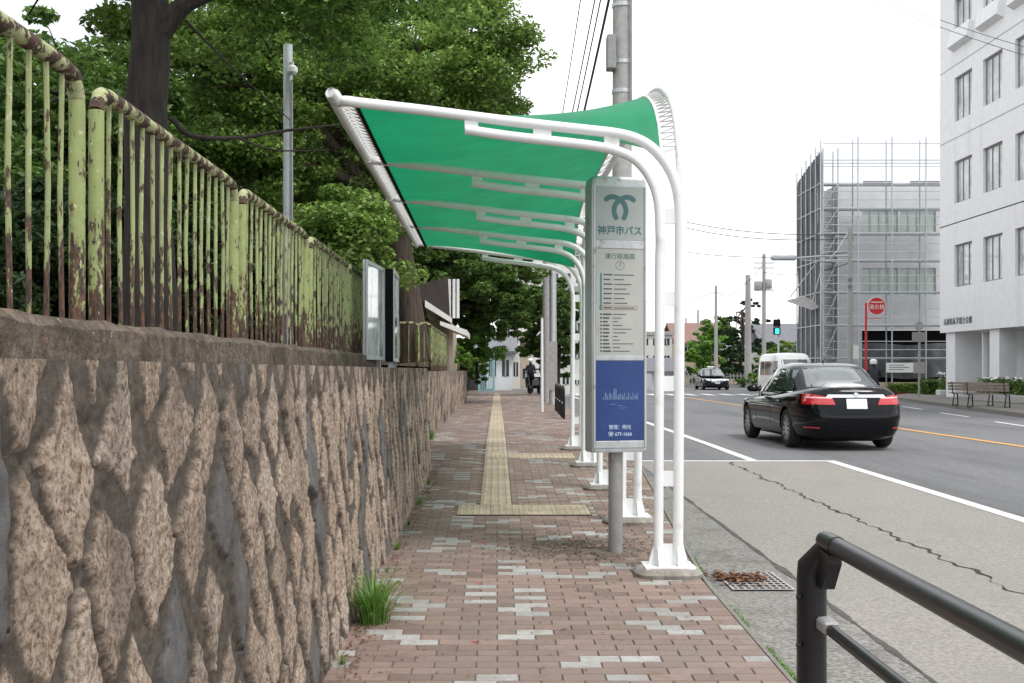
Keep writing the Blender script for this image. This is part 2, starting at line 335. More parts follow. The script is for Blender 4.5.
# pavement: kerb stones, joint bed, pavers
b = MB(); Ys = seq(1, 60, 118)
vs = []; 
for Y in Ys:
    k = kx(Y); vs += [(k, Y, zr(Y)-.03), (k, Y, zs(Y)-.006), (k-.012, Y, zs(Y)), (k-.028, Y, zs(Y)), (k-.028, Y, zs(Y)-.05)]
b.add(vs, [(i*5+j, i*5+j+1, (i+1)*5+j+1, (i+1)*5+j) for i in range(len(Ys)-1) for j in range(4)])
tag(b.build('kerb', M_kerb), kind='structure')
sheet('sidewalk_bed', C_(-1.6), lambda Y: kx(Y)-.1, seq(-3, 66, 69), zs, M_pav_base, -.009)
strip_x = (-.16, .14)
def is_tactile(x, y):
    if 9.95 <= y < 10.57 and -.36 <= x < .98: return True
    if 14.8 <= y < 15.4 and -.3 <= x < 1.1: return True
    return y >= 10.57 and strip_x[0]-.05 <= x < strip_x[1]+.05
white = set(); rg = random.Random(5)
for gy in range(10, 620, 3):
    for gx in range(-9, 14, 4):
        if rg.random() < .88:
            r0 = gy+rg.randint(-1, 2); c0 = gx+rg.randint(0, 3); k = rg.random()
            if k < .42: cells = [(0, 0), (1, .5), (2, 1)][:rg.choice((2, 3, 3))]
            elif k < .6: cells = [(0, 0), (2, 0), (4, 0)]
            elif k < .85: cells = [(0, 0), (1, -.5)]
            else: cells = [(0, 0)]
            for dr, dc in cells:
                r = r0-dr; white.add((r, math.floor(c0+dc+(.5 if (r0 % 2) else 0)-(.5 if r % 2 else 0)+.01)))
vs = []; fs = []; mi = []; tone = []
for r in range(12, 560):
    y0 = r*.1; y1 = y0+.1
    for c in range(-10, 14):
        x0 = c*.2+(.1 if r % 2 else 0); x1 = x0+.2
        xr = kx(y0)-.03
        if x0 >= xr or x1 <= -1.5: continue
        yc_ = y0+.05; iv = (-.36, .84) if 9.95 <= yc_ < 10.57 else ((-.16, 1.04) if 14.8 <= yc_ < 15.4 else (strip_x if yc_ >= 10.57 else None))
        if iv:
            if iv[0] <= x0+.001 and x1-.001 <= iv[1]: continue
            if x0 < iv[0] < x1: x1 = iv[0]
            elif x0 < iv[1] < x1: x0 = iv[1]
        x1 = xr if x1 > xr-.06 else x1
        if x1-x0 < .059: continue
        g = .002; e = .0035; dz = (rg.random()-.5)*.0022; z0 = zs(y0)+dz; z1 = zs(y1)+dz+(rg.random()-.5)*.0012
        a = [(x0+g, y0+g, z0-.007), (x1-g, y0+g, z0-.007), (x1-g, y1-g, z1-.007), (x0+g, y1-g, z1-.007)]
        t = [(x0+g+e, y0+g+e, z0), (x1-g-e, y0+g+e, z0), (x1-g-e, y1-g-e, z1), (x0+g+e, y1-g-e, z1)]
        n = len(vs); vs += a+t; fs += [(n+4, n+5, n+6, n+7)]+[(n+i, n+(i+1) % 4, n+4+(i+1) % 4, n+4+i) for i in range(4)]
        w = (r, c) in white and not (29 < r % 90 < 31)
        mi += [1 if w else 0]*5; tv = rg.random(); tone += [tv]*5
b = MB(); b.add(vs, fs); b.m = mi; pv = b.build('sidewalk', [M_pink, M_white]); tag(pv, kind='structure')
at = pv.data.attributes.new('tone', 'FLOAT', 'FACE'); at.data.foreach_set('value', tone)
# tactile tiles
b = MB(); tone = []
def tile(x0, y0, kind):
    g = .002; x1 = x0+.3; y1 = y0+.3; z0 = zs(y0)+.001; z1 = zs(y1)+.001; n0 = len(b.f)
    b.add([(x0+g, y0+g, z0), (x1-g, y0+g, z0), (x1-g, y1-g, z1), (x0+g, y1-g, z1)], [(0, 1, 2, 3)])
    if kind == 'bar':
        for k in range(4):
            xc = x0+.0375+k*.075
            b.add([(xc-.018, y0+.015, z0), (xc+.018, y0+.015, z0), (xc+.018, y1-.015, z1), (xc-.018, y1-.015, z1), (xc-.009, y0+.02, z0+.005), (xc+.009, y0+.02, z0+.005), (xc+.009, y1-.02, z1+.005), (xc-.009, y1-.02, z1+.005)], [(4, 5, 6, 7), (0, 1, 5, 4), (1, 2, 6, 5), (2, 3, 7, 6), (3, 0, 4, 7)])
    else:
        for i in range(5):
            for j in range(5):
                b.lathe((x0+.03+i*.06, y0+.03+j*.06, z0+(z1-z0)*(j*.2+.1)), [(.015, 0), (.009, .005)], 6)
    tone.extend([rg.random()]*(len(b.f)-n0))
for k in range(150):
    y = 10.57+k*.3
    if 14.79 < y+.15 < 15.4: continue
    tile(strip_x[0], y, 'bar')
for Y0 in (9.96, 10.265):
    for k in range(-1, 3): tile(-.06+.3*k, Y0, 'dot' if k < 2 else 'bar2' if False else 'dot')
for Y0 in (14.8, 15.1):
    for k in range(0, 4): tile(-.16+.3*k, Y0, 'dot')
tc_ = b.build('tactile_paving', M_tac); tag(tc_, kind='structure')
at = tc_.data.attributes.new('tone', 'FLOAT', 'FACE'); at.data.foreach_set('value', tone)
# soil washed over the pavers round the sign
def soil_patch(name, cx, cy, rx, ry, seed):
    b = MB(); n = 40; vs = [(cx, cy, zs(cy)+.012)]; rgx = random.Random(seed)
    for rr in (.5, 1):
        for a in range(n):
            t = 2*math.pi*a/n; k = rr*(.62+.5*noise.noise(Vector((math.cos(t)*1.8+seed, math.sin(t)*1.8, seed)))+.10*rgx.random())
            x = cx+rx*k*math.cos(t); y = cy+ry*k*math.sin(t); vs.append((x, y, zs(y)+(.009 if rr < 1 else -.003)))
    fs = [(0, 1+a, 1+(a+1) % n) for a in range(n)]+[(1+a, 1+n+a, 1+n+(a+1) % n, 1+(a+1) % n) for a in range(n)]
    b.add(vs, fs); return tag(b.build(name, M_dirt, smooth=True), kind='structure')
soil_patch('washed_soil', .80, 8.2, .55, .30, 3); soil_patch('washed_soil', .45, 8.55, .30, .14, 8)
soil_patch('washed_soil', 1.1, 7.75, .35, .35, 12)
for (px, py) in ((481, 543), (478, 583), (474, 642)):
    D = F*EYE/(py-VY+29); p = P(px, py, D); b = MB(); b.lathe((p.x, p.y, zs(p.y)+.001), [(.018, 0), (.015, .001)], 10)
    tag(b.build('paint_mark', mat('red_paint_mark', (.45, .06, .08), .8)), 'small red paint dot sprayed on the pavers', None, None, 'structure')
# park terrain behind the retaining wall
def parkz(Y): return EYE+.06
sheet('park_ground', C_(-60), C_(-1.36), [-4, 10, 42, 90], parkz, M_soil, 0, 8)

# ------------------------------------------------------------------ stone retaining walls
def stone_wall(name, Y0, Y1, xb, xt, zbf, ztop, cell, step, seed, label, split=.082, flip_end=True):
    """rubble face in the plane X = xb (foot) .. xt (top), facing +X, real relief from a jittered diamond Voronoi"""
    rg = np.random.default_rng(seed)
    H = ztop+.25; ny = int((Y1-Y0)/step); nz_ = int(H/(step*1.0))
    ys = np.linspace(Y0, Y1, ny+1); zz = np.linspace(-.2, ztop, nz_+1)
    Yg, Zg = np.meshgrid(ys, zz, indexing='ij')
    cy, cz = cell; kz = min(1, .5*cy/cz)*1.04
    pts = []
    for i in range(-2, int((Y1-Y0)/cy)+3):
        for j in range(-2, int(H/cz)+3):
            pts.append((Y0+i*cy+(cy/2 if j % 2 else 0)+rg.normal(0, cy*.10), -.25+j*cz/1.0+rg.normal(0, cz*.15)))
    pts = np.array(pts); tone = rg.random(len(pts)); slate = rg.random(len(pts)) < .15
    tilt = rg.normal(0, .035, (len(pts), 2)); prot = rg.random(len(pts))*.022
    # wobble the coordinates so that stone outlines are uneven
    def nz3(a, b, s, o): 
        return (np.sin(a*s+o)+np.sin(b*s*1.3+o*2.1)+np.sin((a+b)*s*.7+o*.3)+np.sin((a-b)*s*1.9+o*1.7))/4
    fy, fz = Yg.ravel(), Zg.ravel(); na = np.empty(Yg.size); nb = np.empty(Yg.size)
    for i in range(Yg.size):
        na[i] = noise.fractal(Vector((fy[i]*9, fz[i]*9, seed+3.3)), .8, 2.2, 4); nb[i] = noise.fractal(Vector((fy[i]*9, fz[i]*9, seed+17.7)), .8, 2.2, 4)
    na = na.reshape(Yg.shape); nb = nb.reshape(Yg.shape)
    Yw = Yg+.020*na; Zw = Zg+.030*nb
    d1 = np.full(Yg.shape, 9.); d2 = d1.copy(); id1 = np.zeros(Yg.shape, int); id2 = id1.copy()
    for k, (py, pz) in enumerate(pts):
        i0 = max(0, int((py-.6-Y0)/step)); i1 = min(ny+1, int((py+.6-Y0)/step)+1)
        if i1 <= i0: continue
        sl = slice(i0, i1); d = np.hypot(Yw[sl]-py, kz*(Zw[sl]-pz))
        a = d < d1[sl]; bb = (~a) & (d < d2[sl])
        d2[sl] = np.where(a, d1[sl], np.where(bb, d, d2[sl])); id2[sl] = np.where(a, id1[sl], np.where(bb, k, id2[sl]))
        d1[sl] = np.where(a, d, d1[sl]); id1[sl] = np.where(a, k, id1[sl])
    pp = pts[id1]; qq = pts[id2]; dd = np.hypot(pp[..., 0]-qq[..., 0], kz*(pp[..., 1]-qq[..., 1]))+1e-6
    edge = (d2**2-d1**2)/(2*dd)                       # distance to the joint's middle line
    jw = split*.5*(1+.9*nz3(Yg, Zg, 7, 3.))
    st = np.clip((edge-jw*.66)/.010, 0, 1); st = st*st*(3-2*st)
    ti = tilt[id1]; bulge = st*(.009+.35*prot[id1]+(Yw-pp[..., 0])*ti[..., 0]+(Zw-pp[..., 1])*ti[..., 1])+.003*np.clip(edge/.10, 0, 1)*st
    rough = np.empty(Yg.size)
    fy, fz = Yg.ravel(), Zg.ravel(); sl_ = slate[id1].ravel()
    for i in range(Yg.size):
        v = Vector((fy[i]*26, fz[i]*26, seed)); rough[i] = noise.fractal(v, .9, 2.1, 4)
    rough = rough.reshape(Yg.shape)
    disp = bulge+rough*np.where(slate[id1], .002, .0055)*st+rough*.007*(1-st)
    topband = np.clip((Zg-(ztop-.13)+.05*nz3(Yg, Zg, 6, 1))/.04, 0, 1)
    disp = disp*(1-.55*topband)+.012*topband
    mort = np.clip(1-st+topband*.35*(rough > -.1), 0, 1)
    Zb = np.vectorize(zbf)(Yg)
    X = xb+(xt-xb)*(Zg/ztop)+disp
    V = np.stack([X, Yg, Zg], -1).reshape(-1, 3)
    n1 = nz_+1; idx = (np.arange(ny)[:, None]*n1+np.arange(nz_)[None, :]).ravel()
    Fq = np.stack([idx, idx+n1, idx+n1+1, idx+1], -1)
    root = thing(name, (xb, (Y0+Y1)/2, 0), label, 'wall')
    me = bpy.data.meshes.new('stone_face'); me.from_pydata((V-np.array(root.location)).tolist(), [], Fq.tolist())
    me.polygons.foreach_set('use_smooth', [True]*len(me.polygons))
    for nm, arr in (('mortar', mort), ('tone', tone[id1]), ('slate', slate[id1].astype(float)), ('band', topband)):
        a = me.attributes.new(nm, 'FLOAT', 'POINT'); a.data.foreach_set('value', arr.ravel().astype(np.float32))
    me.materials.append(M_stone); o = bpy.data.objects.new('stone_face', me); COL.objects.link(o); o.parent = root
    # wall body behind the face: top, ends
    b = MB(); b.box(xb-.5, min(xb, xt)-.012, Y0+.01, Y1-.01, -.2, ztop-.012)
    b.build('wall_body', M_cop, root)
    return root
def stone_mat():
    m = bpy.data.materials.new('granite_rubble'); m.use_nodes = True; t = m.node_tree; b = t.nodes['Principled BSDF']; b.inputs['Roughness'].default_value = .9
    N = t.nodes.new; Lk = t.links.new
    def A(n): a = N('ShaderNodeAttribute'); a.attribute_name = n; return a.outputs['Fac']
    tcx = N('ShaderNodeTexCoord'); 
    def nzz(s, d=6, r=.6, off=0):
        n = N('ShaderNodeTexNoise'); n.inputs['Scale'].default_value = s; n.inputs['Detail'].default_value = d; n.inputs['Roughness'].default_value = r
        mpp = N('ShaderNodeMapping'); mpp.inputs['Location'].default_value = (off, off*.7, off*1.3); Lk(tcx.outputs['Object'], mpp.inputs[0]); Lk(mpp.outputs[0], n.inputs['Vector']); return n.outputs['Fac']
    def ramp(src, *st):
        r = N('ShaderNodeValToRGB'); e = r.color_ramp.elements
        while len(e) < len(st): e.new(.5)
        for k, (p, c) in enumerate(st): e[k].position = p; e[k].color = (*c, 1)
        Lk(src, r.inputs[0]); return r.outputs[0]
    def mix(f, a, c, bt='MIX'):
        x = N('ShaderNodeMix'); x.data_type = 'RGBA'; x.blend_type = bt
        if isinstance(f, float): x.inputs['Factor'].default_value = f
        else: Lk(f, x.inputs['Factor'])
        Lk(a, x.inputs['A']); Lk(c, x.inputs['B']); return x.outputs['Result']
    gran = ramp(nzz(62, 8, .72), (.40, (.20, .15, .115)), (.475, (.39, .315, .26)), (.58, (.60, .53, .46)))
    tn = ramp(A('tone'), (0, (.72, .66, .60)), (.3, (.95, .88, .80)), (.6, (1.0, .90, .80)), (1, (1.12, 1.08, 1.02)))
    gran = mix(1.0, gran, tn, 'MULTIPLY')
    sl = ramp(nzz(18, 6, .6, 4), (.3, (.10, .098, .098)), (.7, (.20, .193, .185)))
    c = mix(A('slate'), gran, sl)
    stain = ramp(nzz(3.2, 6, .65, 9), (.48, (0, 0, 0)), (.68, (1, 1, 1)))
    st2 = N('ShaderNodeMath'); st2.operation = 'MULTIPLY'; st2.inputs[1].default_value = .30; Lk(stain, st2.inputs[0])
    dk = N('ShaderNodeRGB'); dk.outputs[0].default_value = (.10, .07, .048, 1); c = mix(st2.outputs[0], c, dk.outputs[0])
    mo = ramp(nzz(22, 7, .7, 2), (.32, (.045, .036, .028)), (.5, (.10, .081, .064)), (.7, (.15, .124, .10)))
    f2 = ramp(nzz(40, 5, .6, 6), (.3, (.85, .85, .85)), (.6, (1, 1, 1)))
    mf = N('ShaderNodeMath'); mf.operation = 'MULTIPLY'; Lk(A('mortar'), mf.inputs[0]); Lk(f2, mf.inputs[1])
    c = mix(mf.outputs[0], c, mo)
    # run-off stains under the coping
    n2 = N('ShaderNodeTexNoise'); n2.inputs['Scale'].default_value = 5; n2.inputs['Detail'].default_value = 5; mpp = N('ShaderNodeMapping'); mpp.inputs['Scale'].default_value = (1, 1, .12)
    Lk(tcx.outputs['Object'], mpp.inputs[0]); Lk(mpp.outputs[0], n2.inputs['Vector'])
    rs = ramp(n2.outputs['Fac'], (.5, (0, 0, 0)), (.62, (1, 1, 1))); rsm = N('ShaderNodeMath'); rsm.operation = 'MULTIPLY'; rsm.inputs[1].default_value = .32; Lk(rs, rsm.inputs[0])
    dk2 = N('ShaderNodeRGB'); dk2.outputs[0].default_value = (.05, .038, .028, 1); c = mix(rsm.outputs[0], c, dk2.outputs[0])
    pit = ramp(nzz(48, 4, .55, 13), (.63, (0, 0, 0)), (.68, (1, 1, 1))); dk3 = N('ShaderNodeRGB'); dk3.outputs[0].default_value = (.045, .032, .024, 1)
    pm = N('ShaderNodeMath'); pm.operation = 'MULTIPLY'; pm.inputs[1].default_value = .75; Lk(pit, pm.inputs[0]); c = mix(pm.outputs[0], c, dk3.outputs[0])
    Lk(c, b.inputs['Base Color'])
    bp = N('ShaderNodeBump'); bp.inputs['Strength'].default_value = 1.0; bp.inputs['Distance'].default_value = .014; Lk(nzz(70, 8, .75), bp.inputs['Height']); Lk(bp.outputs[0], b.inputs['Normal'])
    return m
M_stone = stone_mat()
w1 = stone_wall('stone_wall', 1.2, 13.4, -.785, -.85, lambda y: 0, EYE+.02, (.33, .27), .0095, 6, 'tall near rubble stone retaining wall with diamond shaped beige stones')
b = MB(); rgq = random.Random(3)
vs = []; nY = 90
for i in range(nY+1):
    Y = 1.2+(10.6-1.2)*i/nY; w = lambda: (rgq.random()-.5)*.012
    vs += [(-1.12+w(), Y, EYE-.02), (-1.125+w(), Y, EYE+.115+w()), (-1.15+w(), Y, EYE+.14+w()), (-1.42, Y, EYE+.145), (-1.42, Y, EYE-.02)]
b.add(vs, [(i*5+j, (i+1)*5+j, (i+1)*5+j+1, i*5+j+1) for i in range(nY) for j in range(4)]+[(0, 1, 2, 3, 4), tuple(reversed(range(nY*5, nY*5+5)))])
tag(b.build('concrete_fence_base', M_cop), 'rough dark concrete plinth along the top of the stone wall under the green fence', 'plinth')
w2 = stone_wall('stone_wall', 13.45, 41, -1.14, -1.10, lambda y: 0, EYE-.02, (.55, .33), .035, 9, 'farther rubble stone retaining wall with rounder stones beyond the notice boards', .09)

# ------------------------------------------------------------------ green rusty fence panels
def fence_panel(L, H, label, loc, rz=0, n=16, first=False):
    root = thing('fence_panel', (0, 0, 0), label, 'fence', 'rusty green fence panels above the stone walls')
    r = .0245
    # frame: arch-cornered pipe; drawn along local +Y
    c = .10
    for (y, s) in ((.03, 1), (L-.03, -1)):
        b = MB(); b.tube([(0, y, -.03), (0, y, H-c*.68)], r, 12); b.build('post', M_green, root, True)
    pts = [(0, .03, H-c*.7), (0, .03+.025, H-c*.33), (0, .03+c, H), (0, L*.33, H), (0, L*.66, H), (0, L-.03-c, H), (0, L-.055, H-c*.33), (0, L-.03, H-c*.7)]
    b = MB(); b.tube(cr(pts, 4), r*1.02, 12); b.build('top_rail', M_rust, root, True)
    for k in range(n):
        y = .03+(L-.06)*(k+1)/(n+1); b = MB(); w = random.uniform(-.006, .006)
        b.tube([(0, y, -.02), (w, y+w, H*.5), (0, y, H-.02)], .008, 7); b.build('bar', M_gbar, root, True)
    root.location = loc; root.rotation_euler = (0, 0, rz); return root
ordn = ['nearest rusty yellow green fence panel cut by the left edge', 'second rusty green fence panel, beside the dark tree trunk', 'third rusty green fence panel with a small white notice behind', 'fourth rusty green fence panel from the left edge', 'last panel of the near green fence, beside the silver notice board']
y = 1.52; L0 = 1.96
proto = None
yy = [1.50, 3.52, 5.49, 7.49, 9.15]
fp = fence_panel(1.917, .75, ordn[0], (-1.27, 1.50, EYE+.14), n=15)
for k in range(1, 5):
    c = copy_tree(fp); c['label'] = ordn[k]; c.location = (-1.27, 1.50+2.02*k, EYE+.14)
    if k == 4: c.scale = (1, .47, 1)
# low white notice seen between the bars
# far fence
f2 = fence_panel(1.98, .82, 'first panel of the far green fence on the second stone wall', (-1.27, 21.2, EYE+.02), n=15)
words = ['second', 'third', 'fourth', 'fifth', 'sixth', 'seventh', 'eighth']
for k in range(1, 8):
    c = copy_tree(f2); c['label'] = '%s panel of the far green fence on the second stone wall' % words[k-1]; c.location = (-1.27, 21.2+2.02*k, EYE+.02)
fa = fence_panel(.35, .86, 'narrow rusty arched rail by the far fence end', (-1.50, 20.6, EYE+.0), -R(60), n=1)
fb = fence_panel(.75, .86, 'arched yellow green rail behind the black notice board', (-2.15, 20.4, EYE+.0), -R(80), n=3)

# ------------------------------------------------------------------ bus shelter
def superring(y0, y1, w, z, n=40, e=5.0, ef=None):
    pts = []; yc, yh = (y0+y1)/2, (y1-y0)/2
    for k in range(n):
        t = 2*math.pi*k/n; c, s = math.cos(t), math.sin(t)
        pts.append((w*math.copysign(abs(c)**(2/e), c), yc+yh*math.copysign(abs(s)**(2/e), s), z(pts) if callable(z) else z))
    return pts
NY, SP, NF = 7.43, 2.13, 5
sh = thing('bus_shelter', (1.15, NY+SP*2, zs(11.7)), 'white tubular bus shelter with a curved green fabric canopy over the pavement', 'bus shelter')
def fr_pts(path, Y): return [(x, Y, EYE+h) for x, h in path]
outer = [(-1.07, 1.79), (-.5, 1.725), (.1, 1.648), (.60, 1.592), (.80, 1.568), (.93, 1.532), (1.03, 1.472), (1.12, 1.37), (1.18, 1.25), (1.21, 1.09), (1.213, .85)]
inner = [(-.21, 1.595), (.1, 1.55), (.50, 1.505), (.68, 1.48), (.82, 1.445), (.93, 1.385), (1.02, 1.27), (1.07, 1.12), (1.083, .90), (1.08, .7)]
def rows(k):
    Y = NY+SP*k; zb = zs(Y)-EYE
    fr = bpy.data.objects.new('frame', None); COL.objects.link(fr); fr.parent = sh
    fr.location = Vector((1.15, Y, zs(Y)))-sh.location
    o_ = cr([Vector(p) for p in fr_pts(outer if 0 < k < NF-1 else [(-.93, 1.775)]+outer[1:], Y)], 5)+[Vector((1.20, Y, EYE+zb+.06))]
    i_ = cr([Vector(p) for p in fr_pts(inner, Y)], 5)+[Vector((1.07, Y, EYE+zb+.06))]
    b = MB(); b.tube(o_, .035, 14); b.build('outer_pipe', M_wpaint, fr, True)
    b = MB(); b.tube(i_, .033, 14); b.build('inner_pipe', M_wpaint, fr, True)
    for (x0, h0, x1, h1, w) in ((-.17, 1.66, -.17, 1.60, .09), (.30, 1.60, .30, 1.53, .12), (.76, 1.54, .76, 1.47, .10)):
        b = MB(); b.box(x0-w/2, x0+w/2, Y-.012, Y+.012, EYE+h1, EYE+h0+.03); b.build('spacer', M_wpaint, fr)
    for h in (1.02, .47, -.09, -.72):
        if EYE+h < zs(Y)+.3: continue
        b = MB(); b.box(1.07, 1.20, Y-.012, Y+.012, EYE+h-.05, EYE+h+.05); b.build('spacer', M_wpaint, fr)
    z0 = zs(Y)
    b = MB()
    b.prism([(1.0, Y-.008, z0+.06), (1.27, Y-.008, z0+.06), (1.235, Y-.008, z0+.20), (1.04, Y-.008, z0+.20)], (0, .016, 0))
    b.prism([(1.07-.01, Y-.1, z0+.06), (1.07-.01, Y+.1, z0+.06), (1.07-.01, Y+.04, z0+.18), (1.07-.01, Y-.04, z0+.18)], (.018, 0, 0))
    b.prism([(1.20-.01, Y-.1, z0+.06), (1.20-.01, Y+.1, z0+.06), (1.20-.01, Y+.04, z0+.18), (1.20-.01, Y-.04, z0+.18)], (.018, 0, 0))
    b.box(.97, 1.30, Y-.13, Y+.13, z0+.05, z0+.062); b.build('base_plate', M_wpaint, fr, fix=True)
    b = MB(); fl = [(-.19, .19, .215, z0-.03), (-.20, .20, .225, z0+.02), (-.18, .18, .205, z0+.045), (-.14, .14, .165, z0+.056)]; vs = []
    for (ya, yb, ww, zq) in fl: vs += [(1.13+p_[0], Y+p_[1], zq) for p_ in superring(ya, yb, ww, 0, 32, 3.2)]
    b.add(vs, [(i*32+a, i*32+(a+1) % 32, (i+1)*32+(a+1) % 32, (i+1)*32+a) for i in range(3) for a in range(32)]+[tuple(range(96, 128))]); b.build('footing', M_conc, fr, True, fix=True)
for k in range(NF): rows(k)
YE = NY+SP*(NF-1)
b = MB(); b.tube(cr([Vector(p) for p in ((-.93, NY, EYE+1.775), (-1.0, NY+.005, EYE+1.785), (-1.055, NY+.05, EYE+1.79), (-1.09, NY+.14, EYE+1.80), (-1.12, (NY+YE)/2, EYE+1.80), (-1.155, YE-.14, EYE+1.80), (-1.145, YE-.05, EYE+1.80), (-1.09, YE-.005, EYE+1.798), (-.93, YE, EYE+1.79))], 5), .0355, 14); b.build('eave_pipe', M_wpaint, sh, True)
for k in range(NF):
    b = MB(); b.lathe((-1.07-.022*k, NY+SP*k-.03, EYE+1.80), [(.046, -.05), (.046, .05)], 12, 'y'); b.build('joint_collar', M_wpaint, sh, True)
arch = [(7.44, 1.05), (7.46, 1.40), (7.62, 1.72), (7.95, 1.95), (8.5, 2.12), (9.3, 2.19), (11.7, 2.20), (14.1, 2.19), (14.9, 2.12), (15.4, 1.95), (15.76, 1.72), (15.93, 1.40), (15.95, 1.05)]
ap = cr([Vector((1.222, y, EYE+h)) for y, h in arch], 6)
b = MB(); b.tube(ap, .033, 14); b.build('arch_pipe', M_wpaint, sh, True)
def arch_h(Y):
    for a, c in zip(ap, ap[1:]):
        if a.y <= Y <= c.y+1e-9 and c.y > a.y: return a.z+(c.z-a.z)*(Y-a.y)/(c.y-a.y)-EYE
    return 1.4
def fab(u, v):
    Y = NY+.05+(YE-NY-.1)*u; A = max(arch_h(Y), 1.50)-.05; e = min(Y-NY, YE-Y)
    p = 2.6 if e < .3 else 1.5; p = 1.45+.3*math.exp(-e*1.6)
    sag = -.05*math.sin(math.pi*v)*min(1, e*1.2); rip = .012*math.sin((Y-NY)/SP*2*math.pi)
    X = -.95-.08*u+(1.10+.95+.08*u)*v
    return (X, Y, EYE+1.765+(A-1.765)*v**p+sag+rip*math.sin(math.pi*v))
b = MB(); b.grid(fab, 70, 26); fb_ = b.build('canopy', M_fabric, sh, True)
b = MB()
for e0, e1 in (((0, 1), 0), ):
    pass
N_ = 74; zg = []
for k in range(N_):      # lacing on both long edges: one continuous cord each
    Y = NY+.06+(YE-NY-.12)*k/N_; u = (Y-NY-.05)/(YE-NY-.1); ex = -1.08-.08*u
    zg += [Vector(fab(max(0, u), 0)), Vector((ex, Y+.03, EYE+1.80))]
b.tube(zg, .0048, 5); b.build('eave_lacing', M_lace, sh)
b = MB(); b.tube([Vector(fab(i/260, .004+.011*(i % 2)))+Vector((0, 0, -.012)) for i in range(261)], .006, 5); b.build('dark_edge_cord', M_black, sh)
b = MB(); zg = []
for k in range(75):
    t = k/75; i = int(t*(len(ap)-1)); p = ap[i].lerp(ap[i+1], t*(len(ap)-1)-i); u = min(1, max(0, (p.y-NY-.05)/(YE-NY-.1)))
    if p.z-EYE < 1.45: continue
    zg += [Vector(fab(u, 1)), p]
b.tube(zg, .006, 5); b.build('road_side_lacing', M_lace, sh)
b = MB()
for (v0, m_) in ((0, 0), (1, 0)):
    b.tube([fab(i/60, v0) for i in range(61)], .011, 6)
b.build('hem', M_lace, sh)

# ------------------------------------------------------------------ text
def text_mesh(s, size, m, M, parent, name='lettering', align='CENTER', ext=.0008, bold=0):
    c = bpy.data.curves.new('t', 'FONT'); c.body = s; c.size = size; c.align_x = align; c.align_y = 'CENTER'; c.extrude = ext; c.offset = bold; c.resolution_u = 3
    o = bpy.data.objects.new('t', c); COL.objects.link(o); dg = bpy.context.evaluated_depsgraph_get(); dg.update()
    me = bpy.data.meshes.new_from_object(o.evaluated_get(dg)); bpy.data.objects.remove(o)
    me.name = name; me.transform(M); me.materials.clear(); me.materials.append(m)
    t = bpy.data.objects.new(name, me); COL.objects.link(t); t.parent = parent; return t
FACE = Matrix.Rotation(R(90), 4, 'X')           # text plane facing -Y
# ------------------------------------------------------------------ bus stop sign (built facing -Y round the origin)
sg = thing('bus_stop_sign', (0, 0, 0), 'tall silver bus stop sign box with a grey route panel and blue lower panel', 'bus stop sign')
zb, zt = .74, 2.73; w, d = .185, .08
b = MB(); b.tube([(0, 0, -.04), (0, 0, zb+.05)], .052, 20); b.build('pole', M_polegrey, sg, True)
b = MB()
prof = [(-w-.027, -d*.55), (-w-.022, -d), (-w+.0, -d-.012), (w+.0, -d-.012), (w+.022, -d), (w+.027, -d*.55), (w+.027, d*.55), (w+.022, d), (w, d+.012), (-w, d+.012), (-w-.022, d), (-w-.027, d*.55)]
def rings(bm_, lv):
    n = len(prof); vs = []
    for (z, s) in lv: vs += [(x*s, y*s, z) for x, y in prof]
    fs = [(i*n+a, i*n+(a+1) % n, (i+1)*n+(a+1) % n, (i+1)*n+a) for i in range(len(lv)-1) for a in range(n)]
    fs += [tuple(reversed(range(n))), tuple(range((len(lv)-1)*n, len(lv)*n))]; bm_.add(vs, fs)
rings(b, [(zb, .97), (zb+.012, 1), (zt-.06, 1), (zt-.02, .97), (zt, .88)]); hs = b.build('housing', M_alu, sg, fix=True)
for sx in (-1, 1):
    b = MB(); b.box(sx*(w+.008)-.009, sx*(w+.008)+.009, -d-.022, -d-.010, zb+.03, zt-.07, bev=.003); b.build('edge_trim', M_alu, sg, fix=True)
def panel(nm, z0, z1, m):
    b = MB(); b.box(-w+.004, w-.004, -d-.0165, -d-.0125, z0, z1); return b.build(nm, m, sg)
pA = panel('logo_panel', 2.27, 2.655, M_panelgrey); pB = panel('route_panel', 1.44, 2.205, M_paper); pC = panel('blue_panel', .825, 1.40, M_blue)
for z0, z1 in ((2.208, 2.267), (1.403, 1.437), (zb+.03, .822)):
    b = MB(); b.box(-w+.002, w-.002, -d-.020, -d-.0115, z0, z1, bev=.003); b.build('cross_rail', M_alu, sg, fix=True)
YT = -d-.0175
def T(s, size, m, x, z, par, align='CENTER', bold=0): return text_mesh(s, size, m, Matrix.Translation((x, YT, z)) @ FACE, par, 'lettering', align, .0006, bold)
T('神戸市バス', .068, M_teal, 0, 2.335, pA, bold=.0016)
def ribbon_mark(pts, wds, m, par, name='emblem'):
    b = MB(); pts = cr([Vector((x, YT, z)) for x, z in pts], 5); vs = []; wds *= 1.25
    for i, p in enumerate(pts):
        T_ = (pts[min(i+1, len(pts)-1)]-pts[max(i-1, 0)]).normalized(); n = Vector((-T_.z, 0, T_.x)); t = i/(len(pts)-1)
        ww = wds*(1 if .04 < t < .96 else .8); vs += [p+n*ww, p-n*ww]
    b.add(vs, [(2*i, 2*i+1, 2*i+3, 2*i+2) for i in range(len(pts)-1)])
    return b.build(name, m, par)
for sx in (-1, 1):
    q = [(-.118, .052), (-.085, .076), (-.045, .080), (.0, .062), (.034, .028), (.046, -.012), (.040, -.05), (.022, -.083)]
    YT -= .0006 if sx > 0 else 0
    ribbon_mark([(x*sx*.98, 2.50+z) for x, z in q], .0145, M_teal, pA)
YT = -d-.0175
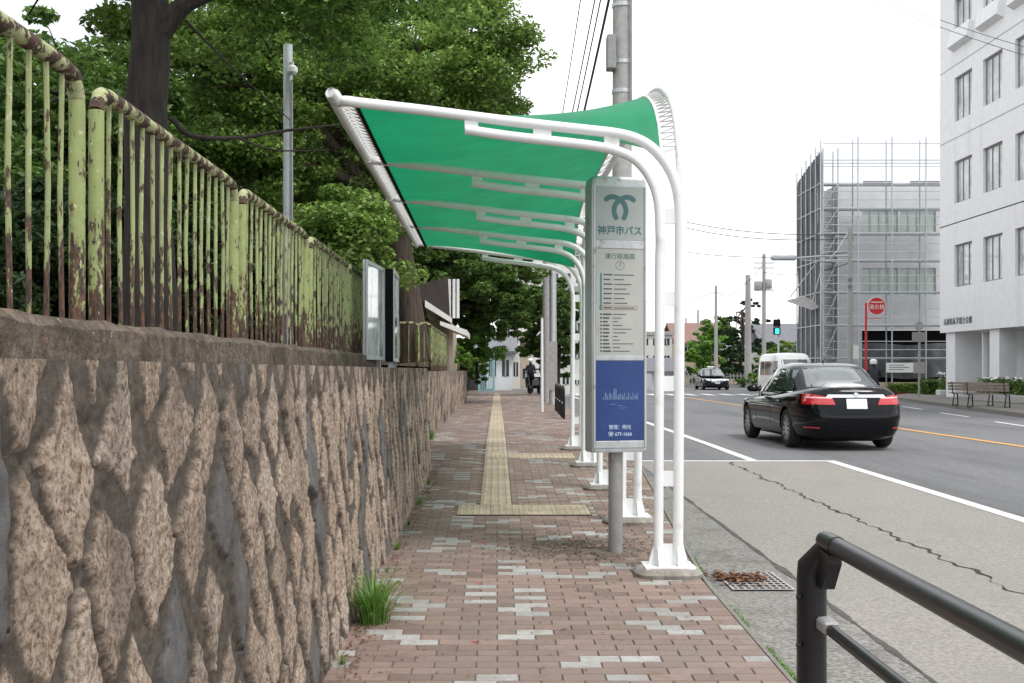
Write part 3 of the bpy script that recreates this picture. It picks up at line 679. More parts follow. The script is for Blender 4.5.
T('運行経路図', .046, M_teal, 0, 2.150, pB)
def strips(rects, m, par, name):
    b = MB()
    for (x0, x1, z0, z1) in rects: b.box(x0, x1, YT-.0006, YT+.0012, z0, z1)
    return b.build(name, m, par)
b = MB()
n = 28; ro, ri = .034, .030
for (rr) in (0,):
    vs = []
    for a in range(n):
        t = 2*math.pi*a/n; vs += [(ro*math.cos(t), YT, 2.088+ro*math.sin(t)), (ri*math.cos(t), YT, 2.088+ri*math.sin(t))]
    b.add(vs, [(2*a, 2*a+1, (2*a+3) % (2*n), (2*a+2) % (2*n)) for a in range(n)])
b.build('route_ring', M_teal, pB)
T('7', .05, M_teal, 0, 2.088, pB)
strips([(-.150, -.138, 1.765, 2.03)], mat('route_bar_green', (.03, .25, .20), .5, var=0), pB, 'route_bar')
rl = []; rgs = random.Random(2)
for k in range(8): z = 2.02-k*.034; rl += [(-.125, -.125+.05+rgs.random()*.02, z-.005, z+.004), (-.045, .02+rgs.random()*.09, z-.004, z+.002)]
for k in range(11): z = 1.735-k*.0265; rl += [(-.150, -.138, z-.006, z+.006), (-.130, -.095+rgs.random()*.03, z-.006, z+.005), (-.055, -.02+rgs.random()*.12, z-.003, z+.002)]
strips(rl, M_dark, pB, 'stop_list')
strips([(-.155, .13, 1.768, 1.771), (-.155, .13, 1.795, 1.797), (.128, .130, 1.771, 1.795), (-.155, -.153, 1.771, 1.795)], mat('route_box_red', (.35, .12, .10), .6, var=0), pB, 'red_box')
T('管理：明光', .034, M_pale, 0, .920, pC, bold=.0005); T('☎ 677-1666', .034, M_pale, 0, .870, pC, bold=.0008)
sk = []
for k in range(17):
    x = -.13+k*.016; h = .02+.03*abs(math.sin(k*1.7))+(.035 if k in (5, 6) else 0); sk.append((x, x+.008+.004*(k % 2), 1.12, 1.12+h))
sk += [(-.08, -.03, 1.085, 1.089), (.0, .05, 1.058, 1.062), (-.02, .02, 1.075, 1.079)]
strips(sk, mat('faded_print', (.13, .20, .34), .6, var=.3, scale=40), pC, 'skyline_print')
b = MB(); b.tube(cr([Vector((-.02+.02*math.cos(t), -.04, zb-.03+.02*math.sin(t))) for t in seq(0, 2*math.pi, 8)], 2), .003, 6); b.build('ring', M_steel, sg)
sg.location = (.865, 8.17, zs(8.17)); sg.rotation_euler = (0, 0, R(13))

# ------------------------------------------------------------------ dark guard rail in the foreground
gr = thing('guard_rail', (1.12, 3.95, zs(4)), 'dark brown steel pipe guard rail with a cranked post in the near corner', 'guard rail')
z4 = zs(4); 
b = MB(); b.tube([(1.118, 3.98, z4-.02), (1.118, 3.98, EYE-.735)], .052, 24, cap=True)
b.build('post', M_rail, gr, True)
b = MB()                                         # cranked head: slants from the post to the rail
b.tube([(1.118, 3.98, EYE-.745), (1.120, 3.98, EYE-.70), (1.160, 3.93, EYE-.615)], [.0525, .053, .034], 20)
b.build('post_head', M_rail, gr, True)
b = MB(); b.prism([(1.125, 3.93, EYE-.62), (1.125, 3.80, EYE-.63), (1.125, 3.80, EYE-.66), (1.125, 3.88, EYE-.76), (1.125, 3.95, EYE-.76)], (.045, 0, 0)); b.build('bracket', M_rail, gr)
b = MB(); b.tube([(1.158, 3.97, EYE-.600), (1.156, 3.95, EYE-.600), (1.122, 1.0, EYE-.600), (1.11, -.5, EYE-.6)], [.025, .0325, .0325, .0325], 28); b.build('top_rail', M_rail, gr, True)
b = MB(); b.lathe((1.155, 3.86, EYE-.600), [(.0345, -.06), (.0345, .06)], 28, 'y'); b.build('rail_sleeve', M_rail, gr, True)
b = MB(); b.tube([(1.15, 3.93, EYE-.895), (1.135, 1.0, EYE-.895), (1.12, -.5, EYE-.895)], .0215, 20); b.build('lower_rail', M_rail, gr, True)
b = MB(); b.box(1.12, 1.178, 3.84, 3.95, EYE-.912, EYE-.866, bev=.008); b.build('clamp', M_polegrey, gr, fix=True)
for z in (EYE-.80, EYE-.97):
    b = MB(); b.lathe((1.118-.056, 3.95, z), [(.009, -.006), (.009, .008)], 8, 'x'); b.build('bolt', M_rail, gr)
for (yy_) in (1.9,):
    b = MB(); b.tube([(1.10, yy_, zs(yy_)-.02), (1.10, yy_, EYE-.64)], .052, 20); b.build('post', M_rail, gr, True)

# ------------------------------------------------------------------ drain grates, litter, weeds
def grate(x0, x1, y0, y1, label):
    g = thing('drain_grate', ((x0+x1)/2, (y0+y1)/2, zr(y0)), label, 'drain grate', 'drain grates in the gutter')
    z = zr(y1)+.006; nx, ny = 9, 8; b = MB()
    fw = .016
    b.box(x0, x1, y0, y0+fw, z-.002, z+.0022); b.box(x0, x1, y1-fw, y1, z-.002, z+.0022); b.box(x0, x0+fw, y0+fw, y1-fw, z-.002, z+.0022); b.box(x1-fw, x1, y0+fw, y1-fw, z-.002, z+.0022)
    for i in range(1, nx): x = x0+(x1-x0)*i/nx; b.box(x-.005, x+.005, y0+fw, y1-fw, z-.002, z+.0012)
    for j in range(1, ny): y = y0+(y1-y0)*j/ny; b.box(x0+fw, x1-fw, y-.007, y+.007, z-.002, z+.0018)
    b.build('grid', M_grate, g)
    b = MB(); b.add([(x0+.01, y0+.01, z-.003), (x1-.01, y0+.01, z-.003), (x1-.01, y1-.01, z-.003), (x0+.01, y1-.01, z-.003)], [(0, 1, 2, 3)]); b.build('pit', M_black, g)  # flat black sheet just under the bars paints the shade of the drain
    return g
M_grate = mat('worn_grate_steel', (.40, .38, .365), .5, .3, var=.15, scale=20); overlay(M_grate, (.22, .07, .04), 6, .55, .66)
grate(1.54, 1.95, 7.32, 7.95, 'nearer steel drain grate half covered with dry brown leaves'); grate(1.66, 2.0, 13.2, 13.7, 'farther small drain grate behind the sign pole')
def leaf_quads(pos, size, name, m, parent=None, nrm=None, droop=.3, aspect=.5, seed=0, flat=False):
    """pos (N,3): one leaf-shaped face at each"""
    rg = np.random.default_rng(seed); N = len(pos); s = size*(.6+.8*rg.random((N, 1)))
    a = rg.random(N)*2*np.pi; el = (rg.random(N)-.5)*1.5 if not flat else (rg.random(N)-.5)*.4
    d = np.stack([np.cos(a)*np.cos(el), np.sin(a)*np.cos(el), np.sin(el)-droop*(0 if flat else 1)], -1); d /= np.linalg.norm(d, axis=1, keepdims=True)
    up = rg.normal(0, .55 if not flat else .15, (N, 3)); up[:, 2] += 1; sd = np.cross(d, up); sd /= np.linalg.norm(sd, axis=1, keepdims=True)
    fold = np.cross(sd, d)*.12
    V = np.stack([pos-d*s*.5, pos+sd*s*aspect*.5+fold*s, pos+d*s*.5, pos-sd*s*aspect*.5+fold*s], 1).reshape(-1, 3)
    me = bpy.data.meshes.new(name); off = np.array(absloc(parent)) if parent else np.zeros(3); V = V-off
    me.vertices.add(4*N); me.vertices.foreach_set('co', V.astype(np.float32).ravel()); me.loops.add(4*N); me.loops.foreach_set('vertex_index', np.arange(4*N, dtype=np.int32))
    me.polygons.add(N); me.polygons.foreach_set('loop_start', np.arange(N, dtype=np.int32)*4); me.polygons.foreach_set('loop_total', np.full(N, 4, dtype=np.int32))
    me.update(); me.validate()
    at = me.attributes.new('tone', 'FLOAT', 'FACE'); at.data.foreach_set('value', rg.random(N).astype(np.float32))
    me.materials.append(m); o = bpy.data.objects.new(name, me); COL.objects.link(o); o.parent = parent; return o
p = np.stack([RNG.normal(1.66, .09, 210), RNG.normal(7.70, .10, 210), np.zeros(210)], -1); p[:, 0] += (RNG.random(210)-.5)*.3
p[:, 2] = .026+.01*p[:, 1]+.014+RNG.random(210)*.016
p = p[(p[:, 0] < 1.85)]
tag(leaf_quads(p, .055, 'dry_leaves', M_dry, aspect=.55, seed=3, flat=True), 'clump of dry brown leaves lying on the near drain grate', 'leaves', None, 'stuff')
# scattered leaf litter along the wall foot and kerb
n = 900; q = np.stack([-.76+np.abs(RNG.normal(0, .07, n)), 4.6+RNG.random(n)*10, np.zeros(n)], -1)
q2 = np.stack([-.6+RNG.random(260)*1.9, 4.8+RNG.random(260)*6, np.zeros(260)], -1); q = np.concatenate([q, q2]); q[:, 2] = q[:, 1]*.026+.006
tag(leaf_quads(q, .022, 'leaf_litter', M_dry, seed=4, flat=True), 'thin leaf litter along the foot of the stone wall', 'leaf litter', None, 'stuff')
n = 1500; q = np.stack([RNG.normal(.62, .34, n), RNG.normal(8.35, .26, n), np.zeros(n)], -1); q[:, 2] = q[:, 1]*.026+.007; q = q[(q[:, 0] < 1.3)]
tag(leaf_quads(q, .02, 'soil_crumbs', M_dirt2, seed=14, flat=True, aspect=.8), 'dark soil crumbs and twigs scattered round the foot of the sign pole', 'soil', None, 'stuff')
def tuft(cx, cy, cz, n, h, spread, name, label, seed, m=M_grass, kind=None, grp=None, wid=.004):
    rg = random.Random(seed); b = MB(); tn = []
    for _ in range(n):
        a = rg.random()*2*math.pi; L_ = h*(.45+.65*rg.random()); r0 = spread*.25*rg.random(); lean = spread*(.2+1.0*rg.random())
        x, y = cx+r0*math.cos(a), cy+r0*math.sin(a); wv = Vector((-math.sin(a), math.cos(a), 0))*wid*(.6+.7*rg.random()); pts = []
        for k in range(6):
            t = k/5; rr = lean*t*t; zz_ = cz+L_*(t-.42*t**3*(lean/spread)); pts.append(Vector((x+rr*math.cos(a), y+rr*math.sin(a), zz_)))
        vs = []
        for k, p_ in enumerate(pts): s = 1-.95*(k/5)**1.5; vs += [p_-wv*s, p_+wv*s]
        b.add(vs, [(2*i, 2*i+1, 2*i+3, 2*i+2) for i in range(5)]); tn += [rg.random()]*5
    o = b.build(name, m); at = o.data.attributes.new('tone', 'FLOAT', 'FACE'); at.data.foreach_set('value', tn)
    return tag(o, label, 'weed', grp, kind)
tuft(-.68, 6.15, zs(6.1), 230, .38, .36, 'grass_tuft', 'tall green grass tuft growing at the foot of the stone wall', 1)
for k, (wy, wh, wn) in enumerate(((5.35, .07, 26), (6.75, .12, 50), (7.5, .06, 22), (8.3, .09, 36), (9.4, .07, 26), (10.6, .1, 40), (12.1, .09, 30))):
    tuft(-.74, wy, zs(wy), wn, wh, wh*.9, 'weeds', 'scattered small weeds in the joint along the foot of the stone wall', 40+k, kind='stuff', wid=.003)
tuft(-1.05, 17.8, zs(17), 70, .3, .2, 'grass_tuft', 'small green weed at the foot of the farther stone wall', 2)
tuft(1.72, 16.2, zs(15), 80, .45, .12, 'grass_tuft', 'green weed by the kerb seen between the shelter posts', 5)
def moss(name, pts, seed, m=M_grass, sz=.014):
    return leaf_quads(np.array(pts), sz, name, m, seed=seed, droop=0)
pts = []
for k in range(2600):
    Y = 5+RNG.random()**1.3*3.6
    if math.sin(Y*5.1)+math.sin(Y*2.3+1) < .35: continue
    pts.append((kx(Y)+.004+abs(RNG.normal(0, .012)), Y, zr(Y)+.012+RNG.random()*.02+max(0, zs(Y)-zr(Y)-.02)*RNG.random()))
tag(moss('kerb_moss', pts, 3), 'low green moss and weeds along the kerb joint', 'moss', None, 'stuff')

# ------------------------------------------------------------------ notice boards on the wall
def board(p0, p1, zb_, zt_, th, label, dark):
    p0 = Vector(p0); p1 = Vector(p1); c = (p0+p1)/2; Ln = (p1-p0).length; ang = math.atan2(p1.y-p0.y, p1.x-p0.x)
    root = thing('notice_board', (0, 0, 0), label, 'notice board', 'glazed notice boards on the stone wall')
    hh = zt_-zb_; L2 = Ln/2
    b = MB(); b.box(-L2, L2, 0, th, 0.06, hh, bev=.008); b.build('case', M_black if dark else M_alu, root, fix=True)
    f = MB(); fw = .035
    for (x0, x1, z0, z1) in ((-L2, L2, hh-fw, hh), (-L2, L2, .06, .06+fw), (-L2, -L2+fw, .06+fw, hh-fw), (L2-fw, L2, .06+fw, hh-fw)): f.box(x0, x1, -.014, -.001, z0, z1)
    f.build('door_frame', M_alu, root)
    b = MB(); b.box(-L2+fw+.002, L2-fw-.002, -.006, -.0015, .06+fw+.002, hh-fw-.002); b.build('glazed_notices', M_post_refl, root)
    for x in (-L2+.1, L2-.1):
        b = MB(); b.box(x-.02, x+.02, .01, .05, -.05, .06); b.build('foot', M_alu, root)
    root.location = (c.x, c.y, zb_); root.rotation_euler = (0, 0, ang); return root
board((-1.125, 9.6, 0), (-1.065, 10.5, 0), EYE+.03, EYE+.95, .03, 'silver framed glazed notice board standing on the wall', False)
board((-.985, 10.62, 0), (-1.025, 11.55, 0), EYE+.02, EYE+.965, .075, 'black backed notice board behind the silver one', True)

# ------------------------------------------------------------------ trees
def tree(name, base, top_z, clumps, leaves, label, cat='tree', trunk_r=.2, bark=M_bark, leaf=M_leaf, lsize=.11, group=None, seed=0, lean=(0, 0), limb=True, path=None, csize=None, aspect=.5):
    """clumps: list of (cx,cy,cz,rx,ry,rz,n) ellipsoids filled by small leaf clumps"""
    rg = np.random.default_rng(seed); rr = random.Random(seed); base = Vector(base)
    root = thing(name, base, label, cat, group)
    tb = MB(); tops = []
    fork = Vector((base.x+lean[0], base.y+lean[1], top_z))
    if path is None: path = [base-Vector((0, 0, .1)), base.lerp(fork, .35)+Vector((rr.uniform(-.1, .1), rr.uniform(-.1, .1), 0)), base.lerp(fork, .7)+Vector((rr.uniform(-.1, .1), 0, 0)), fork]
    path = [Vector(p_) for p_ in path]; fork = path[-1]
    pp = cr(path, 6); tb.tube(pp, [trunk_r*(1.25-.25*min(1, i/5)-.3*i/len(pp)) for i in range(len(pp))], 16)
    allp = []
    for (cx, cy, cz, rx, ry, rz, nc) in clumps:
        C0 = Vector((cx, cy, cz))
        if limb:
            mid = fork.lerp(C0, .5)+Vector((rr.uniform(-.3, .3), rr.uniform(-.3, .3), rr.uniform(.0, .4)))
            lp = cr([fork-Vector((0, 0, .2)), mid, C0], 5); tb.tube(lp, [trunk_r*.5*(1-.8*i/len(lp)) for i in range(len(lp))], 8)
            for _ in range(5):
                d_ = Vector(rg.normal(0, 1, 3)).normalized(); e = C0+Vector((d_.x*rx*.85, d_.y*ry*.85, d_.z*rz*.8)); s0 = lp[rr.randint(4, len(lp)-1)]
                tb.tube(cr([s0, s0.lerp(e, .5)+Vector((0, 0, .12)), e], 3), [trunk_r*.14, trunk_r*.12, trunk_r*.1, trunk_r*.09, trunk_r*.07, trunk_r*.05, trunk_r*.03], 5)
        u = rg.normal(0, 1, (nc, 3)); u /= np.linalg.norm(u, axis=1, keepdims=True); rad = rg.random((nc, 1))**.45
        ctr = np.array([cx, cy, cz])+u*rad*np.array([rx, ry, rz])
        per = max(6, int(leaves/len(clumps)/nc)); cs = csize or min(rx, rz)*.22
        for c_ in ctr:
            v = rg.normal(0, 1, (per, 3)); v /= np.linalg.norm(v, axis=1, keepdims=True)
            r_ = (.35+.65*rg.random((per, 1))**.6)*cs*(.7+.7*rg.random())
            q_ = c_+v*r_*np.array([1.25, 1.25, .62]); allp.append(q_)
    tb.build('trunk', bark, root, True)
    leaf_quads(np.concatenate(allp), lsize, 'crown', leaf, root, seed=seed+1, aspect=aspect)
    return root
E = EYE
# big dark trunk behind the second fence panel: fork at the top, crown mostly above the frame
TD = 9.5
tx = lambda px, D: (px-VX)/F*D
tree('broadleaf_tree', (tx(154, TD), TD, E+.05), 5.2,
     [(tx(230, 12), 12.4, E+4.3, 1.7, 1.5, 1.0, 34), (tx(60, 11), 11.5, E+4.2, 1.5, 1.2, .8, 14), (tx(330, 11.5), 12.3, E+4.2, 1.5, 1.3, .85, 26), (tx(150, 10), 9, E+5.2, 2, 2, 1.2, 40)], 34000,
     'large dark trunked tree standing close behind the second fence panel', trunk_r=.205, seed=21, lsize=.085, csize=.3, leaf=M_leaf,
     path=[P(150, 345, TD), P(148, 200, TD), P(146, 110, TD), P(151, 40, TD), P(147, -60, TD)])
t = MB()
t_root = [o for o in bpy.data.objects if o.get('label', '').startswith('large dark trunked')][0]
for path, r0 in (([P(160, 30, TD), P(185, 5, TD), P(230, -12, TD)], .12), ([P(172, 118, 9.5), P(190, 135, 9.6), P(235, 138, 9.8), P(290, 130, 10), P(345, 124, 10.2)], .028), ([P(235, 137, 9.8), P(275, 150, 9.9), P(330, 150, 10.2)], .012), ([P(185, 20, TD), P(240, 75, 9.7), P(290, 120, 10)], .013)):
    q = cr(path, 5); t.tube(q, [r0*(1-.75*i/len(q)) for i in range(len(q))], 8)
t.build('bough', M_bark, t_root, True)
# the broad tree over the shelter
tree('broadleaf_tree', (tx(412, 21), 21, E+.03), E+4.0,
     [(tx(400, 20), 20, E+5.0, 1.7, 1.6, 1.1, 90), (tx(480, 21), 21, E+5.7, 1.0, 1.4, 1.4, 80), (tx(300, 20), 19.5, E+5.2, 1.7, 1.6, 1.2, 90), (tx(350, 21), 21, E+3.3, 1.6, 1.5, .95, 80),
      (tx(250, 19), 19, E+3.6, 1.3, 1.5, 1.1, 70), (tx(430, 21), 21.5, E+6.6, 1.8, 1.6, .9, 40), (tx(440, 22), 22, E+4.1, 1.3, 1.2, .8, 34), (tx(350, 17), 17.2, E+1.9, .9, 1.3, .85, 50), (tx(225, 18), 18, E+5.2, 1.0, 1.2, 1.0, 34)], 170000,
     'broad leafy tree whose crown rises over the green canopy', trunk_r=.27, seed=31, lsize=.095, csize=.30, leaf=M_leaf, bark=M_bark2,
     path=[P(415, 362, 21), P(410, 310, 21), P(400, 250, 21), P(385, 200, 21)])
# park trees filling the left
def blob(px, py, D, r, n=40, sq=.75): p_ = P(px, py, D); return (p_.x, p_.y, p_.z, r, r, r*sq, n)
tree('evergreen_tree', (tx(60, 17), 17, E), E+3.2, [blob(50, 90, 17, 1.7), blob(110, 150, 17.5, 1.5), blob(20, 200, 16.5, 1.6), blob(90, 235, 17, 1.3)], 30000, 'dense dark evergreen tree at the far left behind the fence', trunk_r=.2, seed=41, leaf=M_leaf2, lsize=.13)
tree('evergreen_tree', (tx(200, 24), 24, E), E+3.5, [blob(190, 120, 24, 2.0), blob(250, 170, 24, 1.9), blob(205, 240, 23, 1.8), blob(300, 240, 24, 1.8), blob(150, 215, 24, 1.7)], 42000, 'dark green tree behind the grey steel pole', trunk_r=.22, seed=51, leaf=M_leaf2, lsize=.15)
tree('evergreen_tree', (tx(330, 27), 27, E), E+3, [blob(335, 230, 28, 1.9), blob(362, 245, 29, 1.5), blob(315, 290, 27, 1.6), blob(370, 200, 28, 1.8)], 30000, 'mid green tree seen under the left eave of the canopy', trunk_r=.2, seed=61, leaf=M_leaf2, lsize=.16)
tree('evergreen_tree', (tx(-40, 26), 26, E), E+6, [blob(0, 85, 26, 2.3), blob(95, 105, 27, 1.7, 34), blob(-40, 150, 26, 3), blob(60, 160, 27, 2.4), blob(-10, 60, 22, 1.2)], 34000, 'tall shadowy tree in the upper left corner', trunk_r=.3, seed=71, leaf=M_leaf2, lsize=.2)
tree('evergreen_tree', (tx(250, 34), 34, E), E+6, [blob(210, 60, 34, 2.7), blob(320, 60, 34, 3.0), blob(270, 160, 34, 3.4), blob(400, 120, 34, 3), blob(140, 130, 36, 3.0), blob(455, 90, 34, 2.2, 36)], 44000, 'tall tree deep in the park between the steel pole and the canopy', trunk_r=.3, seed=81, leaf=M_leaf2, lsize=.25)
# understorey
for k, (px, D, py, r) in enumerate([(-15, 12, 288, .9), (40, 13.5, 300, .95), (95, 14.6, 300, .95), (200, 16.5, 305, 1.0), (262, 18, 305, 1.05), (312, 20, 308, 1.1), (345, 26, 312, 1.2), (378, 33, 325, 1.1)]):
    words_ = ['cut by the left edge', 'behind the nearest fence panel', 'left of the big trunk', 'right of the big trunk', 'below the grey steel pole', 'behind the third fence panel', 'behind the fourth fence panel', 'behind the arched rails']
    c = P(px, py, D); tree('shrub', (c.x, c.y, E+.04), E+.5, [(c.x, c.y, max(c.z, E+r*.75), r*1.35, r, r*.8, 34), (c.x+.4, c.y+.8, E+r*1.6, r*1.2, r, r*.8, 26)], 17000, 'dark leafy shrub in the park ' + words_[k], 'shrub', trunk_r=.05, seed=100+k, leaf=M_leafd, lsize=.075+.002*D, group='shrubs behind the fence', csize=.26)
# deep dark mass of woodland behind everything in the park
q = np.stack([-60+RNG.random(26000)*57, 40+RNG.random(26000)*9, E-.2+RNG.random(26000)**1.2*9.5], -1)
q[:, 0] = np.minimum(q[:, 0], -3.2); q[18000:, 1] = RNG.random(8000)*60-22; q[18000:, 0] = -16-RNG.random(8000)*8; tag(leaf_quads(q, .8, 'woodland', M_leaf2, seed=8, aspect=.7), 'far dense park woodland closing the view behind the fence', 'woodland', None, 'stuff')  # trailing leaves extend the wood out of view, added to darken car reflections
# street trees beyond the shelter
tree('street_tree', (tx(440, 36), 37, E), E+2.2, [blob(445, 285, 36, 1.6, 44), blob(495, 275, 37, 1.5, 44), blob(470, 255, 38, 1.4, 36), blob(515, 250, 38, 1.0, 26), blob(430, 255, 34, 1.5, 30), blob(515, 300, 37, .7, 18), blob(480, 318, 38, 1.0, 34), blob(455, 310, 38, 1.0, 34), blob(505, 320, 40, .8, 24), blob(440, 262, 42, 2.0, 60), blob(480, 290, 43, 1.6, 50), blob(425, 300, 44, 1.6, 40)], 100000, 'dark spreading tree above the small guard house', trunk_r=.2, seed=91, leaf=M_leaf2, lsize=.17)
tree('street_tree', (tx(556, 52), 52, .36), E+2, [blob(530, 310, 52, 1.3, 30), blob(552, 330, 52, 1.4, 34), blob(535, 345, 53, 1.1, 26), blob(575, 305, 53, 1.4, 28), blob(548, 290, 52, 1.0, 22), blob(575, 345, 53, 1.0, 22), blob(540, 300, 50, 1.6, 40), blob(555, 365, 53, 1.0, 24)], 46000, 'dark green street tree where the pavement vanishes', trunk_r=.16, seed=95, leaf=M_leaf2, lsize=.2)
tree('round_tree', (tx(478, 40), 40.5, E-.2), E+.5, [blob(483, 346, 40, .85, 40, .95), blob(470, 340, 40, .5, 16)], 15000, 'small round bright green tree beside the pavement', trunk_r=.06, seed=97, leaf=M_leaf3, lsize=.11)
tree('shrub', (tx(452, 32), 32.5, E-.1), E+.2, [blob(461, 358, 32, .42, 22), blob(448, 350, 33, .35, 16)], 5000, 'fresh green shrub spilling over the far stone wall', 'shrub', trunk_r=.04, seed=98, leaf=M_leaf3, lsize=.09)
tree('shrub', (tx(466, 52), 52, .3), .8, [blob(466, 366, 52, .95, 30, .8), blob(474, 372, 54, .7, 20), blob(458, 352, 50, .8, 24)], 12000, 'dark green shrub mass beyond the end of the far stone wall', 'shrub', trunk_r=.05, seed=121, leaf=M_leaf2, lsize=.14)
house_later = 1
# reddish dry branches in the far tree
c = P(432, 268, 35)
q = np.array([(c.x+RNG.normal(0, .35), c.y-1.2+RNG.normal(0, .2), c.z-.2+RNG.normal(0, .3)) for _ in range(500)])
# right-hand background
tree('garden_tree', (tx(703, 88), 88, .2), 2.0, [blob(703, 352, 88, 1.6, 34, .9), blob(697, 372, 87, 1.4, 30, .7), blob(712, 335, 89, 1.3, 24), blob(692, 355, 87, .9, 16)], 13000, 'bright green garden tree left of the parked dark taxi', trunk_r=.12, seed=111, leaf=M_leaf3, lsize=.24)
tree('garden_tree', (tx(716, 91), 91, .2), 2.0, [blob(718, 330, 91, 1.5, 28, .9), blob(722, 350, 91, 1.6, 28), blob(728, 372, 90, 1.2, 16)], 10000, 'dark green garden tree behind the thin pole', trunk_r=.12, seed=112, leaf=M_leaf2, lsize=.24)
tree('pine_tree', (tx(742, 90), 90, .2), 6.4, [blob(738, 318, 90, .9, 14, .4), blob(752, 303, 90, 1.0, 14, .35), blob(735, 335, 89, 1.3, 18, .4), blob(755, 325, 90, 1.4, 18, .4), blob(742, 350, 89, 1.8, 26, .5), blob(758, 345, 91, 1.5, 18, .5), blob(740, 370, 89, 1.7, 24, .6)], 16000, 'cloud pruned pine tree behind the thick grey pole', trunk_r=.15, seed=113, leaf=M_pine, lsize=.22, bark=M_bark2)
tree('garden_tree', (tx(778, 96), 96, .2), 2.0, [blob(778, 352, 96, 1.6, 26, .6), blob(792, 348, 97, 1.5, 24, .6), blob(766, 360, 95, 1.2, 16)], 10000, 'low green tree behind the pedestrian signal', trunk_r=.1, seed=114, leaf=M_leaf, lsize=.25)
tree('shrub', (tx(748, 84), 84, .2), .6, [blob(750, 383, 84, .8, 18, .7), blob(742, 380, 84, .6, 12), blob(755, 376, 84, .6, 12)], 4000, 'yellowish weeds round the foot of the thick grey pole', 'shrub', trunk_r=.03, seed=115, leaf=M_leaf3, lsize=.2)
def hedge(name, x0, x1, y0, y1, z0, z1, n, label, m=M_leaf2, ls=.1, flowers=0, seed=1):
    root = thing(name, ((x0+x1)/2, (y0+y1)/2, z0), label, 'hedge'); rg = np.random.default_rng(seed)
    p_ = rg.random((n, 3))*np.array([x1-x0, y1-y0, z1-z0])+np.array([x0, y0, z0]); p_ += rg.normal(0, .04, p_.shape)
    leaf_quads(p_, ls, 'foliage', m, root, seed=seed)
    if flowers:
        f_ = rg.random((flowers, 3))*np.array([x1-x0, y1-y0, (z1-z0)*.45])+np.array([x0, y0-.05, z0+(z1-z0)*.6]); leaf_quads(f_, .13, 'blossom', M_vflower, root, seed=seed+1, aspect=.9)
    return root
M_vflower = mat('white_flowers', (.75, .76, .74), .8, var=0)
hedge('clipped_hedge', tx(922, 56), tx(946, 56), 55.4, 56.6, .33, 1.05, 7000, 'low clipped dark hedge beside the first white pillar')

# ------------------------------------------------------------------ poles and wires
def upole(px, D, ytop, r, label, m=M_cpole, name='utility_pole', base=None, cat='pole', taper=.75, ytop_px=True):
    x = tx(px, D); z0 = base if base is not None else zs(D); zt_ = EYE+(VY-ytop)/F*D
    root = thing(name, (x, D, z0), label, cat)
    b = MB(); b.tube([(x, D, z0-.05), (x, D, (z0+zt_)/2), (x, D, zt_)], [r, r*(1+taper)/2, r*taper], 16); b.build('shaft', m, root, True)
    return root
p1 = upole(622, 17.7, -170, .165, 'thick concrete utility pole rising behind the canopy', taper=.85)
a = P(611, 53, 17.6); b = MB(); b.box(a.x-.07, a.x+.07, a.y-.12, a.y+.12, a.z-.27, a.z+.27, bev=.015); b.build('meter_box', M_polegrey, p1, fix=True)
for yp in (6, 63, 92):
    a = P(622, yp, 17.7); b = MB(); b.lathe((tx(622, 17.7), 17.7, a.z), [(.160, -.03), (.160, .03)], 16); b.build('band', M_steel, p1)
b = MB(); a = P(631, -10, 17.55); e = P(631, 100, 17.55); b.tube([a, e], .02, 8); b.build('cable_duct', M_polegrey, p1)
a = P(624, -90, 17.7); b = MB(); b.box(a.x-.9, a.x+.9, a.y-.05, a.y+.05, a.z-.05, a.z+.05); b.build('crossarm', M_steel, p1)
p2 = upole(546, 40, 258, .15, 'beige concrete pole, left of the pair beyond the shelter'); p2.scale = (1, 1, 1)
p3 = upole(553, 37, 200, .13, 'grey steel faced pole, right of the pair beyond the shelter', M_steel)
b = MB(); a = P(553, 372, 36.85); b.box(a.x-.14, a.x+.14, a.y, a.y+.05, a.z-.6, a.z+1.0); b.build('wrap_sheet', M_cpole, p3)
upole(542, 30, 318, .045, 'thin white post on the kerb beyond the shelter', M_wpaint, 'sign_post')
# park steel pole
p4 = upole(288, 14.2, 45, .07, 'slim galvanised pole standing in the park', M_steel, 'lamp_pole', base=E+.05, taper=.85)
a = P(293, 70, 14.1); b = MB(); b.lathe(a, [(.03, -.06), (.06, -.03), (.06, .03), (.02, .06)], 12); b.build('camera_dome', M_helm, p4, True)
a = P(293, 70, 14.1); b = MB(); b.tube([P(288, 64, 14.2), P(293, 62, 14.1), P(293, 66, 14.1)], .012, 6); b.build('bracket', M_steel, p4)
b = MB(); b.tube([P(291.5, 80, 14.13), P(291.5, 330, 14.13)], .014, 6); b.build('conduit', M_polegrey, p4)
# right background poles
p5 = upole(716, 80, 286, .14, 'thin pole behind the dark taxi', base=.2); b = MB(); b.tube([P(716, 286, 80), P(716, 270, 80)], .04, 6); b.build('mast', M_steel, p5)
p6 = upole(748, 84, 275, .28, 'thick grey concrete pole beside the pine', base=.2, taper=.7)
p7 = upole(764, 82, 254, .17, 'pole with two drum transformers left of the scaffolding', base=.2)
for (px, py) in ((758, 286), (768, 284)):
    a = P(px, py, 82); b = MB(); b.lathe(a, [(.26, -.35), (.3, -.3), (.3, .3), (.26, .35)], 12); b.build('transformer', M_cpole, p7, True)
for py in (263, 268, 290): a = P(764, py, 82); b = MB(); b.box(a.x-.75, a.x+.75, a.y-.05, a.y+.05, a.z-.05, a.z+.05); b.build('crossarm', M_steel, p7)
p8 = upole(698, 96, 310, .12, 'short distant pole above the brown roofed house', base=.2)
p9 = upole(686, 110, 318, .12, 'faint farthest pole near the shelter posts', base=.2)
